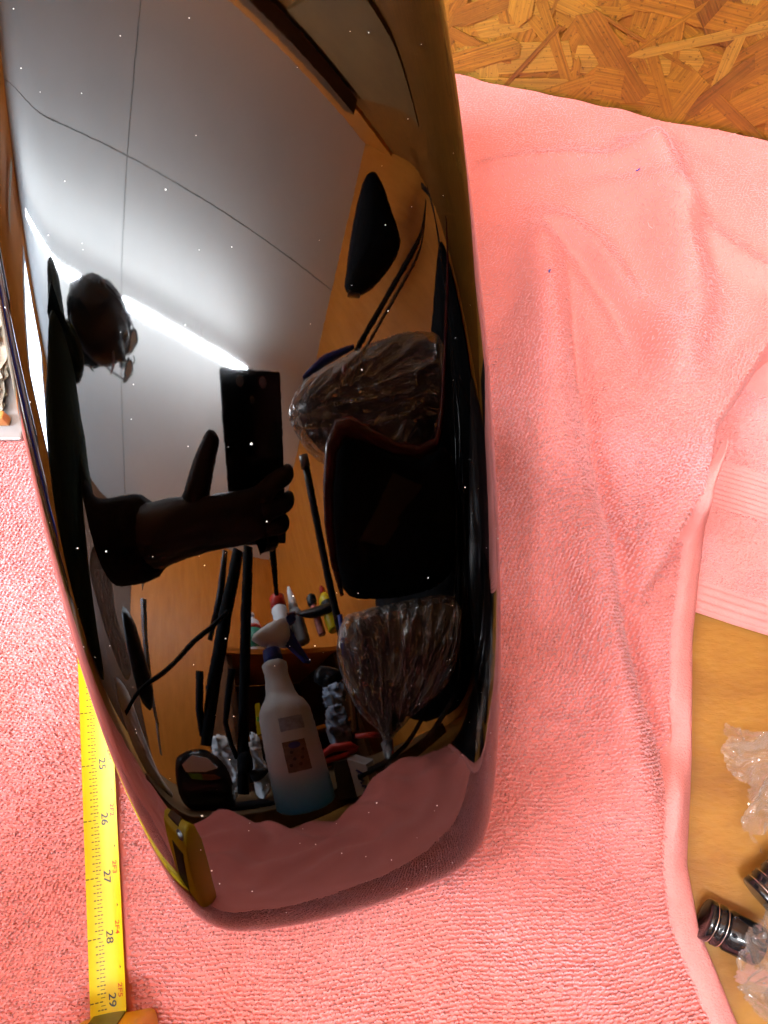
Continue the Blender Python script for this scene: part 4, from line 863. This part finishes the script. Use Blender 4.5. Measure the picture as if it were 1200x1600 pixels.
# clutter in and before the shelf
yb = V3('yel'); t_ = empty('spirit_level', cen('yel'), 'bright yellow spirit level standing in the shelf', 'spirit level'); flatset('body', 'yel', .02, M['yellow'], t_)
b = MB(); c = cen('yel'); b.box(c+(FC-c).normalized()*.002, (.008, .006, .016), RM, .001); b.obj('vial', M['lime'], t_)
tag(flatset('folded_card', 'pinkcard', .012, M['peach']), 'peach coloured folded card behind the white one', 'card'); tag(flatset('folded_card', 'whitecard', .008, M['paper']), 'white folded card beside the yellow spirit level', 'card')
for k, nm in (('crump1', 'crumpled white paper behind the black gadget and clamp stand'), ('crump2', 'crumpled white paper between the clamp stand and spray bottle')):
    tag(obj('crumpled_paper', bag(V3(k), .02, .022, 4 if k == 'crump1' else 8, FC, step=.004, rim=.02, freq=30), M['paper'], None), nm, 'paper', 'crumpled papers')
tag(obj('paper_pile', bag(V3('papers'), .018, .018, 14, FC, step=.004, rim=.02, freq=34), M['bluegrey']), 'pale blue crumpled packet between spray bottle and wooden stick', 'packet')
tag(obj('dark_pouch', pillow(V3('darkbox'), .03, 7, .01, 2, toward=FC), M['black']), 'dark pouch in the shade of the shelf', 'pouch'); tag(obj('paper_packet', bag(V3('papers2'), .014, .016, 15, FC, step=.004, rim=.02, freq=34), M['bluegrey']), 'small grey-blue packet in front of the shelf, above the larger packet', 'packet')
rr = V3('redring'); rl = empty('pliers', cen('redring'), 'red handled pliers lying against the white carton', 'pliers')
MB().tube([rr[0], rr[1], rr[2], rr[3]], [.007, .010, .010, .006], 8).obj('handle', M['red'], rl, True); MB().tube([rr[0]+Vector((.004, 0, -.012)), rr[5], rr[4], rr[3]], [.006, .007, .007, .005], 8).obj('handle', M['red'], rl, True)
MB().tube([rr[0], rr[0]+Vector((-.02, -.015, -.015))], [.008, .003], 8).obj('jaw', M['greymetal'], rl, True)
r2 = V3('redring2'); MBx = MB().tube([r2[0], r2[1], r2[2]], [.006, .008, .005], 8); tag(MBx.obj('screwdriver', M['red'], None, True), 'red screwdriver handle under the tail of the clear bag', 'screwdriver')
MBx = MB().tube([V3('redring2')[2]+Vector((.01, .0, -.02)), V3('redring2')[2]+Vector((.0, .006, -.055))], [.010, .008], 8); tag(MBx.obj('bottle_cap', M['red'], None, True), 'small red cap on the board behind the carton', 'cap')
cq = V3('carton'); ct = empty('carton', cq[2], 'small white carton with dark blue lettering beside the spray bottle', 'carton')
b = MB(); back = Vector((.03, -.035, 0)); b.prism([cq[0], cq[1], cq[2], cq[3]], back); b.obj('box', M['paper'], ct)
b = MB(); b.prism([cq[0]+Vector((-.0005, .0005, 0)), cq[3], cq[5], cq[4]], back*.9); b.obj('side', M['cardb'], ct)
nf = (cq[1]-cq[0]).cross(cq[3]-cq[0]).normalized(); nf = nf if nf.dot(FC-cq[0]) > 0 else -nf
dn_ = (cq[3]-cq[0]); ac = (cq[1]-cq[0])
strokes = [[(.35, .25), (.62, .30), (.62, .42), (.38, .38)], [(.38, .46), (.62, .5), (.40, .60)], [(.42, .66), (.64, .62), (.64, .74), (.44, .78)], [(.45, .84), (.66, .80)]]
b = MB()
for s_ in strokes: b.tube([cq[0]+ac*x+dn_*y+nf*.0012 for x, y in s_], .0022, 5)
b.obj('lettering', M['blue'], ct)

# window side of the bench: films, cloth, strips
tag(obj('dusty_film', pillow(V3('plast'), .03, 10, .02, 21, sub=4, toward=FC, freq=22), M['film_smoke']), 'bundle of dusty brownish plastic film beside the person on the bench', 'plastic film')
wc_ = obj('white_cloth', pillow(V3('whitecloth'), .02, 9, .012, 23, sub=4, toward=FC, freq=22), M['white']); tag(wc_, 'crumpled white cloth on the board beyond the towel corner', 'cloth')
tag(obj('dark_sheath', pillow(V3('darkL'), .015, 7, toward=FC), M['black']), 'dark tapered sheath leaning behind the silvery strip', 'sheath')
b = MB(); b.tube(V3('strip'), [.009, .008, .008, .008, .007], 4); tag(b.obj('metal_strip', M['chrome']), 'bent silvery strip hanging before the plywood panel', 'metal strip')
tag(obj('foil_scrap', pillow(V3('strip2'), .008, 6, .01, 31, toward=FC, freq=50), M['bluegrey']), 'grey foil scrap hooked on top of the silvery strip', 'foil')
for i, (u0, v0, v1, h, m, lab, r_) in enumerate(((-.40, -.30, .20, .020, 'chrome', 'bare metal pipe lying on the bench edge under the blue one', .026), (-.425, -.28, .24, .066, 'blue', 'dark blue pipe on top of the bare metal pipe', .020), (-.43, -.25, .27, .104, 'white', 'white pipe above the blue pipe by the bench edge', .017), (-.435, -.22, .22, .139, 'chrome', 'thin shiny pipe above the white pipe', .014), (-.44, -.1, .26, .168, 'black_gloss', 'glossy black pipe topmost of the pipes by the bench edge', .014))):
    tag(MB().tube([room(u0, v0, h), room(u0+.004, (v0+v1)/2, h), room(u0-.002, v1, h)], r_, 14).obj('pipe', M[m], None, True), lab, 'pipe', 'pipes along the bench edge')
tag(slab('hanging_strap', -1.46, -1.44, -.42, -.39, .7, 1.25, M['beige']), 'pale strap hanging on the far plywood wall', 'strap')

# clear bag and ribbed black sockets on the bench, right foreground
def socket(p, d, L, r, label, bores=True):
    e = empty('rubber_socket', p, label, 'socket', 'ribbed black sockets by the towel hem'); d = Vector(d).normalized(); p = Vector(p)
    pr = [(r*.70, 0), (r*.96, 0), (r, .0006), (r, .0030), (r*.93, .0036), (r*.93, .0050), (r, .0056), (r, .0075), (r*.91, .0082), (r*.91, .0105), (r*.98, .0112), (r*.98, L-.001), (r*.93, L)]
    MB().lathe(pr, p, d, 28).obj('sleeve', M['black_gloss'], e, True); MB().lathe([(r*.70, .0004), (r*.66, .0002), (r*.6, .004), (r*.1, .0042)], p, d, 24).obj('bore', M['black_matte'], e, True)
    for z in (.0030, .0078): MB().lathe([(r*1.002, z-.0002), (r*1.012, z+.0001), (r*1.002, z+.0004)], p, d, 28).obj('edge_ring', M['chrome'], e, True)
    return e
socket((.1480, -.2010, .0030), (.86, -.42, .02), .026, .0092, 'ribbed black socket tucked against the towel hem')
socket((.1745, -.1925, .0045), (.75, .55, .10), .028, .0100, 'ribbed black socket lying with open end towards the towel')
socket((.1990, -.165, .0050), (.8, -.5, .02), .030, .012, 'ribbed black socket half hidden at the photo edge under the clear bag')
from mathutils import noise as mn
def sheet(outline, name, label, hgt, seed, step=.0010, base=-.0062):
    O = [Vector((x, y)) for x, y in outline]; xs = [p.x for p in O]; ys = [p.y for p in O]
    def inside(x, y):
        c = False; n = len(O)
        for i in range(n):
            a, b2 = O[i], O[(i+1) % n]
            if (a.y > y) != (b2.y > y) and x < (b2.x-a.x)*(y-a.y)/(b2.y-a.y)+a.x: c = not c
        return c
    nx, ny = int((max(xs)-min(xs))/step)+1, int((max(ys)-min(ys))/step)+1; idx = {}; V = []; F = []
    for j in range(ny+1):
        for i in range(nx+1):
            x, y = min(xs)+i*step, min(ys)+j*step
            if inside(x, y):
                q = Vector((x*34+seed, y*34, seed*.7)); r1 = 1-abs(mn.noise(q)); r2 = 1-abs(mn.noise(q*2.1)); r3 = 1-abs(mn.noise(q*4.3+Vector((3, 1, 0))))
                z = base+hgt(x, y)+.009*r1**7+.007*r2**7+.0025*r3**6
                idx[(i, j)] = len(V); V.append((x+.001*mn.noise(q*3), y+.001*mn.noise(q*3+Vector((9, 9, 9))), z))
    for j in range(ny):
        for i in range(nx):
            k = [(i, j), (i+1, j), (i+1, j+1), (i, j+1)]
            if all(t in idx for t in k): F.append(tuple(idx[t] for t in k))
    b = MB(); b.add(V, F); o = b.obj(name, M['film_direct'], None, True); return tag(o, label, 'plastic bag', 'clear plastic bags on the bench')
def over(x, y):
    h = 0.0
    for (cx, cy, rr_, hh) in ((.168, -.211, .020, .017), (.19, -.172, .018, .018), (.20, -.20, .022, .018)):
        h = max(h, hh*max(0, 1-((x-cx)**2+(y-cy)**2)/(rr_*rr_))**.5)
    return h
sheet([(.169, -.118), (.173, -.112), (.178, -.116), (.190, -.118), (.26, -.108), (.26, -.19), (.196, -.180), (.186, -.164), (.176, -.166), (.178, -.176), (.180, -.186), (.1765, -.176), (.1725, -.158), (.1775, -.143), (.170, -.137), (.167, -.125)], 'clear_bag', 'thin clear plastic bag lying open on the bare plywood above the sockets', lambda x, y: .002+over(x, y)*.6, 4)
sheet([(.1525, -.216), (.160, -.205), (.170, -.199), (.180, -.190), (.196, -.176), (.26, -.17), (.26, -.27), (.18, -.255), (.164, -.236), (.156, -.226)], 'clear_bag', 'shiny crumpled plastic bag half covering the socket at the hem', lambda x, y: .001+over(x, y), 17)

# ------------------------------------------------------------------ person bending over the bench with a phone
pe = empty('person', (-.66, -.42, FZ), 'person in green jacket and glasses bending over the bench, holding up a phone', 'person')
def skin(name, pts, edges, radii, m, parent, sub=2, root=0):
    me = bpy.data.meshes.new(name); me.from_pydata([tuple(p) for p in pts], edges, []); o = obj(name, me, m, parent)
    md = o.modifiers.new('skin', 'SKIN'); md.use_smooth_shade = True
    for i, r in enumerate(radii): me.skin_vertices[0].data[i].radius = (r, r) if not isinstance(r, tuple) else r
    me.skin_vertices[0].data[root].use_root = True
    s = o.modifiers.new('sub', 'SUBSURF'); s.levels = sub; s.render_levels = sub; return o
def with_skin(name, *a, **k):
    return skin(name, *a, **k)
_old = bpy.data.meshes.new
def skin(name, pts, edges, radii, m, parent, sub=2, root=0):
    bm = bmesh.new(); lay = bm.verts.layers.skin.verify(); vv = []
    for i, p in enumerate(pts):
        v = bm.verts.new(Vector(p)); sd = v[lay]; r = radii[i]; sd.radius = r if isinstance(r, tuple) else (r, r); sd.use_root = (i == root); vv.append(v)
    for a, b_ in edges: bm.edges.new((vv[a], vv[b_]))
    me = bpy.data.meshes.new(name); bm.to_mesh(me); bm.free(); o = obj(name, me, m, parent)
    md = o.modifiers.new('skin', 'SKIN'); md.use_smooth_shade = True; md.branch_smoothing = .5
    s = o.modifiers.new('sub', 'SUBSURF'); s.levels = sub; s.render_levels = sub; return o
HEAD = Vector((-.374, -.362, .962))
T = [(-.70, -.40, -.02), (-.66, -.37, .20), (-.61, -.355, .38), (-.555, -.365, .54), (-.50, -.355, .68), (-.45, -.345, .79), (-.415, -.352, .86),
     (-.52, -.30, .80), (-.545, -.275, .91), (-.558, -.258, .985),
     (-.46, -.43, .66), (-.45, -.435, .57), (-.40, -.45, .53)]
body = skin('body', T, [(0, 1), (1, 2), (2, 3), (3, 4), (4, 5), (5, 6), (4, 7), (7, 8), (8, 9), (4, 10), (10, 11), (11, 12)],
     [.17, .165, .15, .135, .12, .075, .055, .085, .068, .042, .075, .065, .058], M['jacket'], pe, 2, 0)
for s_ in (-1, 1):
    skin('trouser_leg', [(-.70, -.40+s_*.10, -.05), (-.71, -.40+s_*.11, -.45), (-.73, -.40+s_*.11, FZ+.05), (-.64, -.40+s_*.12, FZ+.035)], [(0, 1), (1, 2), (2, 3)], [.10, .075, .055, .045], M['black_matte'], pe)
# right forearm and hand as one surface: wrist, palm, thumb, four bent fingers
H = [(-.40, -.45, .53), (-.36, -.425, .47), (-.26, -.36, .415), (-.16, -.295, .375), (-.105, -.258, .355), (-.060, -.243, .352), (-.018, -.236, .352),
     (-.086, -.250, .361), (-.074, -.226, .376), (-.063, -.207, .387), (-.048, -.185, .395)]
E_ = [(0, 1), (1, 2), (2, 3), (3, 4), (4, 5), (5, 6), (4, 7), (7, 8), (8, 9), (9, 10)]
Rr = [.055, .052, .046, .038, .030, (.030, .020), (.026, .015), .0190, .0160, .0125, .0085]
for k, (m1, m2, tip) in enumerate((((.012, -.214, .365), (.037, -.212, .376), (.044, -.219, .389)), ((.012, -.233, .357), (.038, -.234, .367), (.043, -.241, .381)), ((.008, -.250, .351), (.030, -.254, .359), (.035, -.260, .373)), ((.000, -.266, .347), (.016, -.273, .353), (.020, -.277, .366)))):
    b0 = len(H); H += [m1, m2, tip]; E_ += [(6, b0), (b0, b0+1), (b0+1, b0+2)]; Rr += [.0095, .0088, .0072] if k < 3 else [.0085, .0075, .006]
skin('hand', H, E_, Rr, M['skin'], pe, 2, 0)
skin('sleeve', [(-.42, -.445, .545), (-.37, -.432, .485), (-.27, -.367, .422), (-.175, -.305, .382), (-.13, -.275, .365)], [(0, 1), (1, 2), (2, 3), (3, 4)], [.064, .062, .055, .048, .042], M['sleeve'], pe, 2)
# head with face, hair and glasses, looking down at the phone
look = Vector((.80, -.42, -.42)).normalized(); hx_ = look; hz_ = (Vector((0, 0, 1))-look*look.z).normalized(); hy_ = hz_.cross(hx_)
HM = Matrix((hx_, hy_, hz_)).transposed()
def hp(x, y, z): return HEAD+HM @ Vector((x, y, z))
bm = bmesh.new(); bmesh.ops.create_uvsphere(bm, u_segments=32, v_segments=24, radius=1)
for v in bm.verts:
    x, y, z = v.co; s = 1.0
    jx = x*.090; jy = y*(.070 if z > -.2 else .070-.028*(-z-.2)); jz = z*.110
    if x > .2 and z < -.3: jx += .012*(-z)
    fx = max(0, x)
    nose = math.exp(-(y/.16)**2-((z+.18)/.16)**2)*fx; jx += .026*nose
    for sy in (-.38, .38): jx -= .012*math.exp(-((y-sy)/.18)**2-((z-.08)/.14)**2)*fx
    jx += .006*math.exp(-(y/.32)**2-((z+.52)/.08)**2)*fx-.003*math.exp(-(y/.3)**2-((z+.60)/.03)**2)*fx
    jx += .007*math.exp(-(y/.6)**2-((z-.28)/.10)**2)*fx
    v.co = hp(jx, jy, jz)
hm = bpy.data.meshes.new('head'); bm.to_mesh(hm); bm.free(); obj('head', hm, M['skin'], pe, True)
bm = bmesh.new(); bmesh.ops.create_uvsphere(bm, u_segments=36, v_segments=24, radius=1)
kill = []
for v in bm.verts:
    x, y, z = v.co
    if x > .45 and z < .50 or z < -.75: kill.append(v)
    r = 1.10+.10*mn.noise(Vector((x*5, y*5, z*5)))+.04*mn.noise(Vector((x*16, y*16, z*9))); v.co = hp(x*.090*r-.004, y*.076*r, z*.110*r)
bmesh.ops.delete(bm, geom=kill, context='VERTS'); hm = bpy.data.meshes.new('hair'); bm.to_mesh(hm); bm.free(); obj('hair', hm, M['hair'], pe, True)
for sy in (-1, 1):
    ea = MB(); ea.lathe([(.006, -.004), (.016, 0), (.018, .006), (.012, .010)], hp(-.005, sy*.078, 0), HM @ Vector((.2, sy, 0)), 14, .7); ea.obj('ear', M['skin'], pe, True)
    rg = MB(); cx = hp(.112, sy*.034, .012); ring = [cx+HM @ Vector((-.008*abs(math.cos(q)), math.cos(q)*.027, math.sin(q)*.023)) for q in [i*math.pi/12 for i in range(25)]]
    rg.tube(ring, .0030, 6, False); rg.tube([hp(.106, sy*.060, .016), hp(.05, sy*.083, .018), hp(-.01, sy*.086, .012)], .0022, 6); rg.obj('glasses_frame', M['black'], pe, True)
    b = MB(); b.add([cx]+ring[:-1], [(0, 1+i, 1+(i+1) % 24) for i in range(24)]); b.obj('lens', mat('lens', (.55, .60, .60), .15, spec=.8), pe)  # opaque pale discs, the glass reflection is put into the lens colour
    b = MB(); b.lathe([(.0125, -.004), (.010, .003), (.004, .006)], hp(.088, sy*.032, .012), hx_, 12); b.obj('eye', M['white'], pe, True)
MB().tube([hp(.118, -.010, .014), hp(.122, 0, .017), hp(.118, .010, .014)], .0022, 6).obj('glasses_bridge', M['black'], pe, True)
MB().tube([hp(.094, -.024, -.066), hp(.099, 0, -.064), hp(.094, .024, -.066)], [.002, .0045, .002], 8).obj('lips', mat('lips', (.28, .10, .08), .5), pe, True)
# phone: back glass faces the bench, the lens at its top
EY = Vector((0, math.cos(TILT), math.sin(TILT))); EZ = Vector((0, math.sin(TILT), -math.cos(TILT))); EX = Vector((1, 0, 0))
PR = Matrix((EX, EY, -EZ)).transposed()
ph = empty('smartphone', CAM-EY*.145, 'black smartphone held upright in the hand of the person', 'phone')
def pp(x, y, z): return CAM+EX*x+EY*y+EZ*z
MB().box(pp(0, -.068, -.0075), (.075, .154, .0080), PR, .0035).obj('case', M['black_gloss'], ph, True)
MB().box(pp(0, -.068, -.0118), (.070, .148, .0006), PR).obj('screen', M['black_gloss'], ph)
for x, y in ((-.014, -.0), (.014, -.0)): MB().lathe([(.0048, 0), (.0048, .0012), (.0036, .0014)], pp(x, y, -.0036), EZ, 18).obj('camera_ring', M['greymetal'], ph, True)
MB().lathe([(.0030, 0), (.0030, .0006), (.0008, .0007)], pp(0, -.014, -.0036), EZ, 14).obj('flash', M['greymetal'], ph, True)
for y in (-.03, -.045): MB().box(pp(-.0378, y, -.0075), (.0012, .010, .002), PR, .0004).obj('side_button', M['greymetal'], ph)
